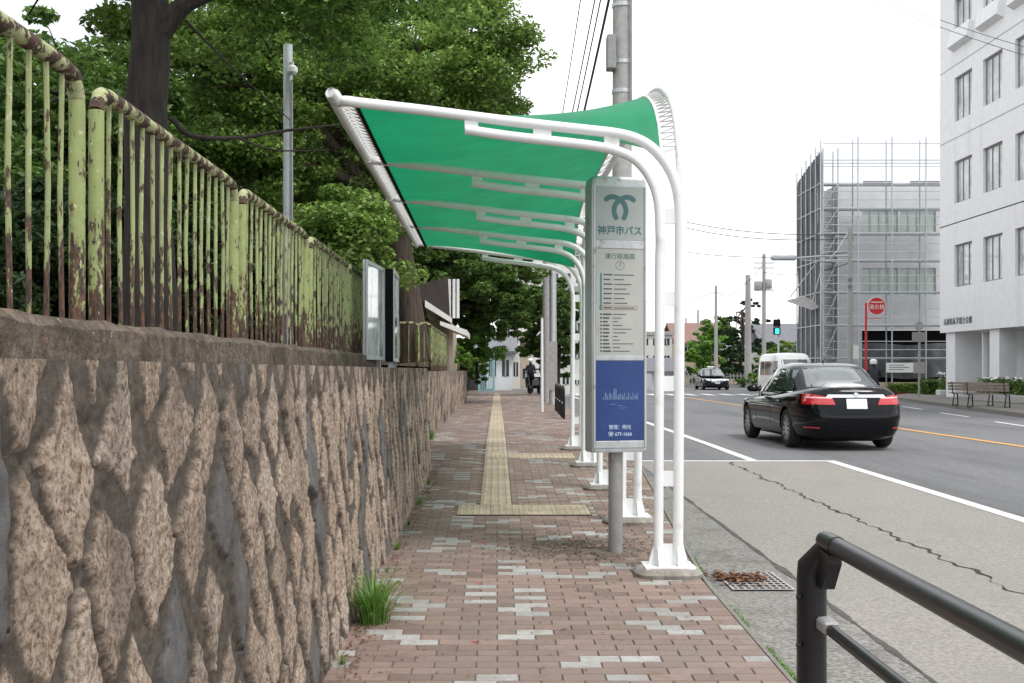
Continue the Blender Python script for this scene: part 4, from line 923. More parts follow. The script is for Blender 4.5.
def wire(pts, r, label, sag=0, grp='overhead wires'):
    a, b_ = Vector(pts[0]), Vector(pts[-1]); P_ = []
    for i in range(21): t = i/20; q_ = a.lerp(b_, t); q_.z -= sag*4*t*(1-t); P_.append(q_)
    b = MB(); b.tube(P_, r*1.4, 5); return tag(b.build('power_line', M_wire), label, 'wire', grp)
for k, (x0, y0, x1, y1, r, lb) in enumerate([(622, -60, 553, 235, .016, 'thickest cable running from the big pole down to the far pair of poles'), (617, -40, 549, 250, .012, 'cable just left of the thickest one above the canopy'), (612, -90, 547, 225, .010, 'third thin cable left of the big pole'), (640, -200, 556, 205, .012, 'cable closest to the shaft of the big pole'), (594, -90, 546, 205, .008, 'faint leftmost cable above the tree edge')]):
    wire([P(x0, y0, 17.5), P(x1, y1, 37)], r, lb, .25)
wire([P(640, -60, 9), P(560, -10, 20), ][::1], .006, 'short upper cable crossing near the big pole')
for k, (a, c, sg_, lb) in enumerate([(P(686, 222, 70), P(852, 234, 56), .3, 'upper long wire reaching the lamp pole'), (P(686, 228, 70), P(852, 238, 56), .35, 'second long wire just below the upper one'), (P(686, 252, 72), P(852, 252, 56), .3, 'third long wire level with the street lamp'), (P(640, 300, 110), P(716, 292, 80), .5, 'low wire from the farthest pole to the thin pole'), (P(716, 292, 80), P(748, 280, 84), .6, 'short drooping wire between the thin and thick poles'), (P(748, 281, 84), P(764, 262, 82), .2, 'short wire joining the thick pole to the transformer pole'), (P(764, 272, 82), P(852, 262, 56), .4, 'wire from the transformer pole to the lamp pole'), (P(866, -2, 40), P(1060, 66, 30), .1, 'upper of two wires crossing the white building top'), (P(880, -3, 40), P(1060, 57, 30), .1, 'lower of two wires crossing the white building top')]):
    wire([a, c], .018 if a.y > 41 else .007, lb, sg_)
# street lamp on its pole
lp = upole(850, 56, 228, .15, 'grey pole with a long arm street lamp before the scaffolding', name='street_lamp', base=.326, cat='street lamp')
b = MB(); b.tube([P(850, 256, 56), P(822, 256, 55.9), P(797, 258, 55.8)], .05, 8); b.tube([P(850, 262, 56), P(800, 260, 55.8)], .03, 6); b.build('arm', M_steel, lp, True)
a = P(784, 258, 55.8); b = MB(); b.box(a.x-.68, a.x+.62, a.y-.14, a.y+.14, a.z-.13, a.z+.16, bev=.09); b.build('lamp_head', M_steel, lp, True, fix=True)
b = MB(); b.tube([P(850, 229, 56), P(838, 250, 55.9), P(827, 262, 55.9)], .035, 6); b.build('stay', M_steel, lp)
for py in (285, 278): a = P(850, py, 55.8); b = MB(); b.lathe(a, [(.09, -.12), (.13, -.05), (.13, .05), (.09, .12)], 10); b.build('insulator', M_polegrey, lp)
a = P(856, 352, 55.7); b = MB(); b.box(a.x-.12, a.x+.12, a.y-.05, a.y+.05, a.z-.35, a.z+.35); b.build('notice_plate', M_plate, lp)
# hydrant sign
hx = tx(866, 53); hs_ = thing('hydrant_sign', (hx, 53, .326), 'round red fire hydrant sign on a red post', 'sign')
zt_ = P(866, 303, 53).z
b = MB(); b.tube([(hx, 53, .3), (hx, 53, zt_)], .055, 10); b.tube([(hx, 53, zt_-.02), (hx+.75, 53, zt_-.02)], .02, 6); b.tube([(hx, 53, zt_-.72), (hx+.75, 53, zt_-.72)], .015, 6); b.build('post', M_redp, hs_, True)
c = P(876.5, 306, 52.9)
b = MB(); b.lathe(c, [(.43, -.02), (.43, .02)], 32, 'y'); b.build('rim', M_plate, hs_)
b = MB(); b.lathe(c+Vector((0, -.024, 0)), [(.40, -.003), (.40, .003)], 32, 'y'); dsk = b.build('disc', M_redp, hs_)
def wtext(s, size, m, loc, M3, root, bold=.01):
    off = absloc(root); return text_mesh(s, size, m, Matrix.Translation(Vector(loc)-off) @ M3, root, 'lettering', 'CENTER', .003, bold)
wtext('消火栓', .25, M_plate, (c.x, c.y-.033, c.z-.06), FACE, dsk, .001)
b = MB(); b.box(c.x-.28, c.x+.28, c.y-.034, c.y-.028, c.z+.16, c.z+.20); b.build('white_bar', M_plate, dsk)
# bus stop pole across the road
bs = thing('bus_stop_pole', (tx(919, 50), 50, .326), 'grey bus stop pole with a small round head across the road', 'bus stop sign')
x_ = tx(919, 50)
b = MB(); b.tube([(x_, 50, .3), (x_, 50, P(0, 322, 50).z)], .04, 8); b.build('pole', M_cpole, bs, True)
b = MB(); b.lathe(P(919, 326, 49.93), [(.2, -.02), (.2, .02)], 20, 'y'); b.build('disc', M_cpole, bs)
a = P(919, 337, 49.93); b = MB(); b.box(a.x-.3, a.x+.3, a.y-.02, a.y+.02, a.z-.22, a.z+.22); b.build('plate', M_polegrey, bs)
a = P(919, 367, 49.9); b = MB(); b.box(a.x-.25, a.x+.25, a.y-.03, a.y+.03, a.z-.28, a.z+.22); b.build('timetable', M_cpole, bs)
# pedestrian signal
ps = thing('pedestrian_signal', (tx(777, 80), 80, .2), 'small pedestrian signal showing green below the roofs', 'traffic signal')
x_ = tx(777, 80); b = MB(); b.tube([(x_+.1, 80, .2), (x_+.1, 80, P(0, 318, 80).z)], .07, 8); b.build('pole', M_steel, ps)
for py, m_ in ((323, M_black), (331, M_lens)):
    a = P(777, py, 79.8); b = MB(); b.box(a.x-.24, a.x+.24, a.y-.05, a.y+.12, a.z-.26, a.z+.26); bx = b.build('lamp_box', M_black, ps)
    b = MB(); b.box(a.x-.14, a.x+.14, a.y-.062, a.y-.052, a.z-.2, a.z+.17); b.build('lens', m_ if m_ is M_lens else M_black, bx)
# bracket on post 1 handled above

# ------------------------------------------------------------------ buildings
def wall_holes(b, U, Vv, org, udir, vdir, ndir, holes, depth=.15, mi=0):
    """rectangular wall with rectangular openings and their reveals. U,V total size, holes (u0,u1,v0,v1)"""
    org, udir, vdir, ndir = map(Vector, (org, udir, vdir, ndir))
    us = sorted(set([0, U]+[h[0] for h in holes]+[h[1] for h in holes])); vs_ = sorted(set([0, Vv]+[h[2] for h in holes]+[h[3] for h in holes]))
    pt = lambda u, v, d=0: org+udir*u+vdir*v-ndir*d
    for i in range(len(us)-1):
        for j in range(len(vs_)-1):
            uc, vc = (us[i]+us[i+1])/2, (vs_[j]+vs_[j+1])/2
            if any(h[0] < uc < h[1] and h[2] < vc < h[3] for h in holes): continue
            b.add([pt(us[i], vs_[j]), pt(us[i+1], vs_[j]), pt(us[i+1], vs_[j+1]), pt(us[i], vs_[j+1])], [(0, 1, 2, 3)], mi)
    for (u0, u1, v0, v1) in holes:
        c = [(u0, v0), (u1, v0), (u1, v1), (u0, v1)]
        for k in range(4):
            a, e = c[k], c[(k+1) % 4]; b.add([pt(*a), pt(*e), pt(*e, depth), pt(*a, depth)], [(0, 1, 2, 3)], mi)
FX = 20.3
ob = thing('office_building', (FX+5, 40, .326), 'tall white tiled office building at the right edge', 'building')
Dx = lambda px: F*FX/(px-VX)
zz = lambda py, D: EYE+(VY-py)/F*D
Yfar = Dx(940); Ynear = 24.0; soff = zz(333, Yfar); top = 26.0
rowsz = [(5.33+EYE, 3.55+EYE), (8.95+EYE+.3, 7.15+EYE+.2), (12.9+EYE, 11.1+EYE-.1), (16.6+EYE, 14.8+EYE)]
rowsz = [(zz(243, Dx(963)), zz(286, Dx(963))), (zz(158, Dx(963)), zz(201, Dx(963))), (zz(73, Dx(963)), zz(118, Dx(963))), (zz(-6, Dx(963)), zz(27, Dx(963)))]
cols = [(Dx(972), Dx(954.5)), (Dx(1002.5), Dx(983))]
pitch = (cols[0][0]+cols[0][1])/2-(cols[1][0]+cols[1][1])/2
for k in range(2, 7): cols.append((cols[1][0]-pitch*(k-1), cols[1][1]-pitch*(k-1)))
holes = []
for (zt2, zb2) in rowsz:
    for (y0, y1) in cols: holes.append((Yfar-y1, Yfar-y0, zb2-soff, zt2-soff))
b = MB(); wall_holes(b, Yfar-Ynear, top-soff, (FX, Yfar, soff), (0, -1, 0), (0, 0, 1), (-1, 0, 0), holes, .22)
b.add([(FX, Yfar, soff), (FX, Yfar, top), (FX+14, Yfar, top), (FX+14, Yfar, soff)], [(0, 1, 2, 3)])
b.add([(FX, Ynear, soff), (FX+14, Ynear, soff), (FX+14, Ynear, top), (FX, Ynear, top)], [(0, 1, 2, 3)])
b.add([(FX, Yfar, soff), (FX+14, Yfar, soff), (FX+14, Ynear, soff), (FX, Ynear, soff)], [(0, 1, 2, 3)])
b.add([(FX, Yfar, top), (FX, Ynear, top), (FX+14, Ynear, top), (FX+14, Yfar, top)], [(0, 1, 2, 3)])
b.build('wall', M_wtile, ob)
for (y0, y1) in cols:
    for r_, (zt2, zb2) in enumerate(rowsz):
        f = MB(); w_ = (y1-y0)
        for (a0, a1, c0, c1) in ((y0, y1, zt2-.07, zt2), (y0, y1, zb2, zb2+.07), (y0, y0+.07, zb2+.07, zt2-.07), (y1-.07, y1, zb2+.07, zt2-.07), (y0+w_*.33-.03, y0+w_*.33+.03, zb2+.07, zt2-.07), (y0+w_*.67-.03, y0+w_*.67+.03, zb2+.07, zt2-.07)):
            f.box(FX+.12, FX+.18, a0, a1, c0, c1)
        fo = f.build('window', M_frame, ob)
        g = MB(); g.box(FX+.15, FX+.165, y0+.07, y1-.07, zb2+.07, zt2-.07); g.build('pane', M_officeglass if 'M_officeglass' in globals() else M_glass, fo)
        g = MB(); g.box(FX+.20, FX+.22, y0+w_*.10, y0+w_*.55, zb2+.07, zt2-.07); g.build('blind', M_curtain, fo)
        if r_ == 3:
            s = MB(); zc = zb2-.03; s.prism([(FX, y0-.12, zc), (FX-.18, y0-.12, zc+.06), (FX-.30, y0-.12, zc-.62), (FX, y0-.12, zc-.78)], (0, y1-y0+.24, 0)); so_ = s.build('balcony_box', M_wtile, ob, fix=True)
for jz in ((zz(75.5, Yfar)), (zz(146, Yfar)), (zz(228, Yfar)), zz(228, Yfar)-0):
    b = MB(); b.box(FX-.006, FX+.01, Ynear, Yfar-.01, jz-.02, jz+.02); b.build('joint', M_joint, ob)
# ground floor: pillars, recess wall, glazing
for k, (ya, yb, xd) in enumerate(((50.0, 51.0, 1.2), (45.6, 46.5, .7), (40.5, 41.4, .7), (36, 36.9, .7))):
    b = MB(); b.box(FX+.15, FX+.15+xd, ya, yb, .32, soff-.002); b.build('pillar', M_wtile, ob)
b = MB(); b.box(FX+1.9, FX+13.9, Ynear+.1, Yfar-.1, .32, soff-.003); b.build('recess_wall', M_greywall, ob)
b = MB(); b.box(FX+1.84, FX+1.88, 38, 45, .8, soff-.2); b.build('glazing', M_glass, ob)
for yv in seq(38, 45, 5): 
    b = MB(); b.box(FX+1.80, FX+1.84, yv-.04, yv+.04, .8, soff-.2); b.build('mullion', M_frame, ob)
txm = Matrix.Rotation(R(-90), 4, 'Z') @ FACE
wtext('兵庫県私学総合会館', .34, M_dark, (FX-.012, (Dx(946)+Dx(970))/2, zz(319, 47)), txm, ob, .002)
# planter with flowers before it
pl_ = thing('planter', (19.9, 42, .326), 'long low concrete planter with flowering bushes before the glazing', 'planter')
b = MB(); b.box(18.9, 20.2, 36, 44.6, .32, .62, bev=.03); b.build('trough', M_cpole, pl_, fix=True)
q = np.random.default_rng(4).random((9000, 3))*np.array([1.1, 8.4, .6])+np.array([19.0, 36.1, .6]); leaf_quads(q, .13, 'foliage', M_leaf2, pl_, seed=5)
q = np.random.default_rng(5).random((500, 3))*np.array([1.1, 8.4, .2])+np.array([19.0, 36.1, 1.05]); leaf_quads(q, .13, 'blossom', M_vflower, pl_, seed=6, aspect=.9)
pt_ = thing('planter', (tx(945, 54), 53.5, .326), 'small pale planter box at the foot of the first pillar', 'planter'); b = MB(); b.box(tx(938, 53.5), tx(951, 53.5), 53.2, 53.8, .32, .6, bev=.03); b.build('trough', M_housew, pt_, fix=True)
q = np.random.default_rng(6).random((500, 3))*np.array([.55, .5, .55])+np.array([tx(939, 53.5), 53.25, .6]); leaf_quads(q, .1, 'foliage', M_leaf, pt_, seed=5); leaf_quads(q[:60]+np.array([0, 0, .3]), .12, 'blossom', M_vflower, pt_, seed=6, aspect=.9)
# benches
def bench(loc, label, rz):
    root = thing('bench', (0, 0, 0), label, 'bench', 'slatted benches on the far pavement')
    b = MB(); [b.box(-.75, .75, -.22+k*.11, -.13+k*.11, .41, .44) for k in range(4)]; b.build('seat', M_wood, root)
    b = MB(); [b.box(-.75, .75, .235+k*.02, .26+k*.02, .52+k*.1, .60+k*.1) for k in range(3)]; b.build('backrest', M_wood, root)
    for x in (-.6, .6):
        b = MB(); b.tube([(x, -.2, 0), (x, -.16, .4), (x, .22, .41), (x, .30, .82)], .022, 6); b.tube([(x, .24, 0), (x, .1, .4)], .022, 6); b.tube([(x, -.26, .0), (x, .28, .0)], .022, 6); b.build('leg', M_rail, root)
    root.location = loc; root.rotation_euler = (0, 0, rz); return root
bench((16.2, 36.9, .326), 'nearer slatted bench showing its back on the far pavement', R(135)) ; bench((16.4, 38.6, .326), 'farther slatted bench, left of the nearer one', R(135))

# building under scaffolding
sbX0, sbX1, sbY = tx(838, 62), 33.0, 62.0
sb = thing('building_under_repair', (25, 66, .2), 'low grey building with pale green windows behind scaffolding', 'building')
ztop = zz(184, sbY)
zh = lambda py: zz(py, sbY)
u = lambda px: tx(px, sbY)-sbX0
holes = [(u(862), u(898), zh(232)-.2, zh(209)-.2), (u(900), u(936), zh(232)-.2, zh(209)-.2), (u(862), u(898), zh(295)-.2, zh(268)-.2), (u(900), u(936), zh(295)-.2, zh(268)-.2), (u(940), u(980), zh(295)-.2, zh(268)-.2), (u(862), u(955), .05, zh(330)-.2)]
b = MB(); wall_holes(b, sbX1-sbX0, ztop-.2, (sbX0, sbY, .2), (1, 0, 0), (0, 0, 1), (0, -1, 0), holes, .2)
b.add([(sbX0, sbY, .2), (sbX0, sbY, ztop), (sbX0, sbY+3.4, ztop), (sbX0, sbY+3.4, .2)], [(0, 1, 2, 3)]); b.add([(sbX0, sbY, ztop), (sbX1, sbY, ztop), (sbX1, sbY+12, ztop), (sbX0+3, sbY+12, ztop), (sbX0, sbY+3.4, ztop)], [(0, 1, 2, 3, 4)]); b.add([(sbX0, sbY+3.4, .2), (sbX0, sbY+3.4, ztop), (sbX0+3, sbY+12, ztop), (sbX0+3, sbY+12, .2)], [(0, 1, 2, 3)])
b.add([(sbX1, sbY, .2), (sbX1, sbY+12, .2), (sbX1, sbY+12, ztop), (sbX1, sbY, ztop)], [(0, 1, 2, 3)]); b.build('wall', M_greywall, sb)
for h in holes[:5]:
    b = MB(); b.box(sbX0+h[0], sbX0+h[1], sbY+.12, sbY+.16, .2+h[2], .2+h[3]); wq = b.build('window', M_greenwin, sb)
    b = MB(); n_ = 4
    for k in range(n_+1): x_ = sbX0+h[0]+(h[1]-h[0])*k/n_; b.box(x_-.04, x_+.04, sbY+.07, sbY+.118, .2+h[2], .2+h[3])
    b.build('frame', M_steel, wq)
h = holes[5]; b = MB(); b.box(sbX0+h[0], sbX0+h[1], sbY+.5, sbY+.6, .2, .2+h[3]); b.build('opening_shade', M_black, sb)  # black sheet paints the shade inside the ground floor opening
b = MB(); b.grid(lambda s, t: (tx(860+93*s, sbY), sbY+.1+.05*math.sin(s*30), zh(378+(-34)*t)+.06*math.sin(s*9)), 40, 4); b.build('tarpaulin', mat('grey_tarp', (.13, .14, .15), .7, var=.3, scale=2), sb)
for (xa, xb_) in ((865, 890), (912, 938)):
    b = MB()
    for k in range(9): x_ = tx(xa+(xb_-xa)*k/8, sbY); b.box(x_-.09, x_+.09, sbY-.02, sbY+.1, ztop+.02, ztop+.18)
    b.build('roof_vent', M_polegrey, sb)
# scaffolding
sf = thing('scaffolding', (24, 60.8, .2), 'tall steel pipe scaffolding wrapped round the grey building', 'scaffolding')
sy0, sy1 = 60.4, 61.3; stop = zz(152, 60.4)
xs = [tx(px, sy0) for px in (823, 838, 858, 892, 926, 960)]
for x_ in xs:
    for sy in (sy0, sy1):
        b = MB(); b.tube([(x_, sy, .2), (x_, sy, stop+(.8 if x_ > xs[1] else .2))], .04, 6); b.build('standard', M_steel, sf)
lifts = [zz(p_, sy0) for p_ in (390, 358, 325, 292, 260, 233, 208, 183, 160)]
for i, z_ in enumerate(lifts[1:]):
    b = MB()
    for sy in (sy0, sy1): b.tube([(xs[0], sy, z_), (xs[-1], sy, z_)], .032, 6)
    for dz in ((.45, .9) if i < 6 else (.9,)): b.tube([(xs[0], sy0, z_+dz), (xs[-1], sy0, z_+dz)], .022, 6)
    b.build('ledger', M_steel, sf)
    if i < 7:
        b = MB(); b.box(xs[0], xs[-1], sy0+.1, sy1-.1, z_-.06, z_-.035); b.build('deck', M_steel, sf)
b = MB()
for i in range(len(lifts)-2): b.tube([(xs[0], sy0, lifts[i]), (xs[1], sy0, lifts[i+1])], .022, 6)
for z_ in np.arange(.5, 11.5, .45): b.tube([(xs[0]-.0, sy0-.05, z_), (xs[0]+.45, sy0-.05, z_)], .018, 5)
b.build('ladder', M_steel, sf)
# netting along the road side of the building
b = MB(); nx = 24
def net(s, t):
    D = sy0+.1+(65.2-sy0)*s; x_ = xs[0]-.05; zt3 = stop+.1-(.9*s); z_ = .3+(zt3-.3)*t; return (x_+.04*math.sin(s*60)+.05*math.sin(t*9+s*4), D, z_)
b.grid(net, 30, 24); b.build('netting', M_mesh, sf, True)
b = MB()
for k in range(6):
    D = sy0+4.8*k/5; b.tube([(xs[0]-.12, D, .2), (xs[0]-.12, D, stop+.6-.18*k)], .04, 6)
for z_ in lifts[1:-1]: b.tube([(xs[0]-.12, sy0, z_), (xs[0]-.12, 65.2, z_)], .03, 6)
b.build('side_pipes', M_steel, sf)
b = MB(); a0 = P(787, 298, 66); 
b.prism([P(788, 302, 62), P(812, 310, 61), P(824, 306, 61), P(806, 298, 62)], (0, .3, .12)); b.build('debris_guard', M_cpole, sf, fix=True)
b = MB(); b.tube([P(790, 297, 62), P(817, 262, 61)], .035, 6); b.tube([P(812, 303, 61), P(822, 268, 60.6)], .035, 6); b.build('guard_strut', M_steel, sf)
sn = thing('site_notice', (tx(901, 60), 60.1, .9), 'white site notice board hung low on the scaffolding', 'notice'); a = P(900, 368, 60.2); b = MB(); b.box(a.x-.75, a.x+.75, a.y-.02, a.y+.02, a.z-.24, a.z+.28); pnl = b.build('panel', M_plate, sn)
b = MB(); [b.box(a.x-.6, a.x+.2+.3*(k % 2), a.y-.028, a.y-.022, a.z+.14-k*.12, a.z+.17-k*.12) for k in range(3)]; b.build('print', M_dark, pnl)
# low planted wall at the building's foot
lw = thing('low_wall', (tx(890, 59), 59, .326), 'low beige brick planting wall under the scaffolding', 'wall'); b = MB(); b.box(tx(860, 59), tx(932, 59), 58.8, 59.1, .3, .9); b.build('brickwork', M_beige, lw)
q = np.random.default_rng(16).random((1500, 3))*np.array([1.6, .4, .5])+np.array([tx(886, 59), 58.4, .35]); leaf_quads(q, .13, 'climber', M_leaf, lw, seed=5)

def house(name, px0, px1, pyb, pyt, D, depth, wallm, roofm, label, roof='gable', rh=1.6, cols_=3, rws=2, cat='house', eave=.4):
    x0, x1 = tx(px0, D), tx(px1, D); z0 = .18; z1 = zz(pyt, D); root = thing(name, ((x0+x1)/2, D+depth/2, z0), label, cat)
    H_ = z1-z0; hl = []; sh_ = H_/rws; cw = (x1-x0)/cols_
    for r_ in range(rws):
        for c_ in range(cols_): hl.append((c_*cw+cw*.22, c_*cw+cw*.78, r_*sh_+sh_*.35, r_*sh_+sh_*.80))
    b = MB(); wall_holes(b, x1-x0, H_, (x0, D, z0), (1, 0, 0), (0, 0, 1), (0, -1, 0), hl, .12)
    for xx, s in ((x0, 1), (x1, -1)): b.add([(xx, D, z0), (xx, D, z1), (xx, D+depth, z1), (xx, D+depth, z0)], [(0, 1, 2, 3)])
    b.add([(x0, D+depth, z0), (x0, D+depth, z1), (x1, D+depth, z1), (x1, D+depth, z0)], [(0, 1, 2, 3)]); b.add([(x0, D, z1), (x1, D, z1), (x1, D+depth, z1), (x0, D+depth, z1)], [(0, 1, 2, 3)]); b.build('wall', wallm, root)
    for h in hl:
        b = MB(); b.box(x0+h[0], x0+h[1], D+.08, D+.11, z0+h[2], z0+h[3]); wq = b.build('window', M_glass, root)
        b = MB(); xm = x0+(h[0]+h[1])/2; b.box(xm-.04, xm+.04, D+.03, D+.078, z0+h[2], z0+h[3]); b.box(x0+h[0], x0+h[1], D+.03, D+.077, z0+h[2], z0+h[2]+.07); b.build('frame', M_steel, wq)
    if roof == 'gable':
        e = eave; yc = D+depth/2; b = MB()
        for s in (0, 1):
            ya = D-e if s == 0 else D+depth+e
            b.prism([(x0-e, ya, z1-.1), (x1+e, ya, z1-.1), (x1+e, yc, z1+rh), (x0-e, yc, z1+rh)], (0, 0, .16))
        b.add([(x0, D, z1), (x0, yc, z1+rh), (x0, D+depth, z1)], [(0, 1, 2)]); b.add([(x1, D, z1), (x1, D+depth, z1), (x1, yc, z1+rh)], [(0, 1, 2)])
        b.build('roof', roofm, root, fix=False)
    else:
        b = MB(); b.box(x0-.15, x1+.15, D-.15, D+depth+.15, z1+.003, z1+.3); b.build('parapet', roofm, root)
    return root
house('house', 678, 735, 385, 343, 104, 9, M_beige, M_roofr, 'beige house with a brown red roof behind the garden trees', rh=1.9)
house('house', 722, 748, 385, 352, 99, 6, M_beige, M_roofg, 'small beige house between the two garden trees', rh=1.2, cols_=2)
house('house', 765, 835, 385, 345, 108, 9, M_housew, M_roofg, 'wide grey tiled house left of the scaffolding', rh=2.1, cols_=4)
house('apartment_block', 640, 672, 388, 335, 92, 10, M_housew, M_cpole, 'low pale apartment block seen past the shelter posts', 'flat', cols_=3, rws=3, cat='building')
house('shop_building', 652, 680, 388, 372, 74, 4, M_greywall, M_roofg, 'small grey shop building at the corner by the shelter posts', cols_=2, rws=1, rh=.8, cat='building')
house('apartment_block', 500, 610, 385, 246, 125, 14, M_housew, M_cpole, 'tall white apartment block behind the street trees', 'flat', cols_=9, rws=6, cat='building')
house('house', 486, 512, 384, 352, 72, 8, M_greywall, M_roofg, 'small grey house at the end of the pavement', rh=.9, cols_=2, rws=1)
house('house', 452, 487, 384, 356, 78, 6, M_housew, M_roofg, 'low white house behind the pale blue gate', rh=.8, cols_=3, rws=1)
house('town_house', 503, 520, 384, 322, 80, 8, M_housew, M_cpole, 'narrow white town house at the end of the street', 'flat', cols_=2, rws=2)
house('town_house', 520, 532, 384, 342, 86, 8, M_beige, M_roofr, 'small orange beige house right of the narrow white one', cols_=1, rws=2, rh=.6)
house('apartment_block', 560, 606, 392, 292, 62, 8, M_housew, M_cpole, 'white building glimpsed between the shelter posts', 'flat', cols_=4, rws=4, cat='building')
fw_ = thing('garden_fence', (tx(690, 84), 84, .2), 'dark garden fence in front of the brown roofed house', 'fence'); b = MB()
for k in range(26): x_ = tx(668, 84)+k*.26; b.box(x_-.04, x_+.04, 84, 84.05, .2, 1.3)
b.box(tx(668, 84), tx(668, 84)+6.6, 84.05, 84.1, 1.05, 1.15); b.box(tx(668, 84), tx(668, 84)+6.6, 84.05, 84.1, .4, .5); b.build('pickets', M_polegrey, fw_)

# guard house with the dark box on its roof
gh = thing('guard_house', (-2.4, 29, E), 'small beige guard house with a white eave and a dark brown box on its roof', 'building')
x1g = tx(447, 28)
b = MB(); b.box(-5.5, tx(452, 30), 28.4, 33.5, E-.3, E+1.25); b.build('wall', M_beige, gh)
b = MB(); b.prism([P(425, 300, 27), P(452, 318, 27.6), P(452, 323, 27.6), P(425, 307, 27)], (-.3, 6, 0)); b.prism([P(440, 321, 27.2), P(467, 330, 28), P(467, 336, 28), P(440, 325, 27.2)], (0, 3, 0)); b.build('eave', M_housew, gh, fix=True)
b = MB(); b.prism([P(412, 286, 27), P(448, 277, 28), P(450, 318, 28), P(412, 298, 27)], (-.3, 5, 0)); b.build('roof_box', M_shed, gh, fix=True)
for px in (449.5, 454, 458):
    a = P(px, 279, 28.1); e = P(px, 318, 28.1); b = MB(); b.box(a.x-.035, a.x+.035, a.y, a.y+.05, e.z, a.z); b.build('white_slat', M_wpaint, gh)
# light blue gate
bg_ = thing('blue_gate', (tx(486, 62), 62, .36), 'pale blue gate at the end of the stone wall', 'gate')
b = MB(); xg0, xg1 = tx(480, 62), tx(493, 62); zg0, zg1 = .36, zz(352, 62)
for k in range(7): x_ = xg0+(xg1-xg0)*k/6; b.box(x_-.03, x_+.03, 62, 62.05, zg0, zg1)
b.box(xg0, xg1, 62.05, 62.08, zg1-.12, zg1-.02); b.box(xg0, xg1, 62.05, 62.08, zg0+.05, zg0+.15); b.build('gate_leaf', M_ltblue, bg_)
for x_ in (xg0-.06, xg1+.06): b = MB(); b.box(x_-.05, x_+.05, 61.97, 62.07, zg0, zg1+.08); b.build('gate_post', M_ltblue, bg_)

# ------------------------------------------------------------------ vehicles
def loft(levels, n=48):
    b = MB(); vs = []
    for (y0, y1, w, z, e, tilt) in levels:
        for p_ in superring(y0, y1, w, 0, n, e): t = (p_[1]-y0)/(y1-y0); vs.append((p_[0], p_[1], z+tilt*(t-.0)))
    fs = [(i*n+a, i*n+(a+1) % n, (i+1)*n+(a+1) % n, (i+1)*n+a) for i in range(len(levels)-1) for a in range(n)]
    fs += [tuple(reversed(range(n))), tuple(range((len(levels)-1)*n, len(levels)*n))]
    b.add(vs, fs); return b
def solidify_car(root, body_levels, cab_levels, wheels, wr, paint, body_name='body'):
    bo = loft(body_levels).build(body_name, paint, root)
    cb = loft(cab_levels).build('cabin', paint, root) if cab_levels else None
    cutters = []
    for (x, y) in wheels:
        c = MB(); c.lathe((x, y, wr), [(wr+.045, -.16), (wr+.045, .16)], 28, 'x'); cu = c.build('cut', paint); cutters.append(cu)
        md = bo.modifiers.new('b', 'BOOLEAN'); md.operation = 'DIFFERENCE'; md.object = cu; md.solver = 'EXACT'
    dg = bpy.context.evaluated_depsgraph_get(); dg.update(); me = bpy.data.meshes.new_from_object(bo.evaluated_get(dg)); bo.modifiers.clear(); bo.data = me
    for c in cutters: bpy.data.objects.remove(c)
    for o in (bo, cb):
        if o: o.data.polygons.foreach_set('use_smooth', [True]*len(o.data.polygons)); o.data.set_sharp_from_angle(angle=R(32))
    bm = bmesh.new(); bm.from_mesh(bo.data)
    if cb: bm.from_mesh(cb.data)
    bv = BVHTree.FromBMesh(bm); bm.free(); return bo, cb, bv
def patch(bv, corners, dirn, m, name, parent, off=.006, nu=10, nv=6, th=0):
    """corners: 4 points in the plane seen along dirn (3D, start outside); projected on the body"""
    a, b_, c, d_ = [Vector(p_) for p_ in corners]; D = Vector(dirn).normalized(); bb = MB()
    def f(u_, v_):
        p_ = (a*(1-u_)+b_*u_)*(1-v_)+(d_*(1-u_)+c*u_)*v_; h, nrm, _, _ = bv.ray_cast(p_-D*9, D)
        if h is None: h = p_; nrm = -D
        if nrm.dot(D) > 0: nrm = -nrm
        return h-D*off
    bb.grid(f, nu, nv); o = bb.build(name, m, parent, True, fix=False); return o
def wheel(root, x, y, r, side, w=.2):
    b = MB(); b.lathe((x, y, r), [(r*.66, -w/2), (r*.93, -w/2), (r, -w/2+.03), (r, w/2-.03), (r*.93, w/2), (r*.66, w/2)], 32, 'x', cap=False); wh = b.build('wheel', M_tyre, root, True)
    b = MB(); b.lathe((x+side*(w/2-.06), y, r), [(r*.10, -.004), (r*.67, -.004)], 32, 'x', cap=False); b.build('brake_disc', M_black, wh)
    b = MB(); b.lathe((x+side*(w/2-.01), y, r), [(r*.60, -.01), (r*.68, .0), (r*.68, .006), (r*.60, .004)], 32, 'x', cap=False); b.lathe((x+side*(w/2-.025), y, r), [(r*.15, -.015), (r*.13, .015)], 14, 'x')
    for k in range(10):
        t = 2*math.pi*k/10; c, s = math.cos(t), math.sin(t); w2 = .018+.0
        p_ = lambda rr, ww: (x+side*(w/2-.02), y+rr*c-ww*s, r+rr*s+ww*c)
        b.prism([p_(r*.1, -w2), p_(r*.62, -w2*1.1), p_(r*.62, w2*1.1), p_(r*.1, w2)], (side*.014, 0, 0))
    b.build('rim', M_rim, wh, False, fix=True)
    return wh
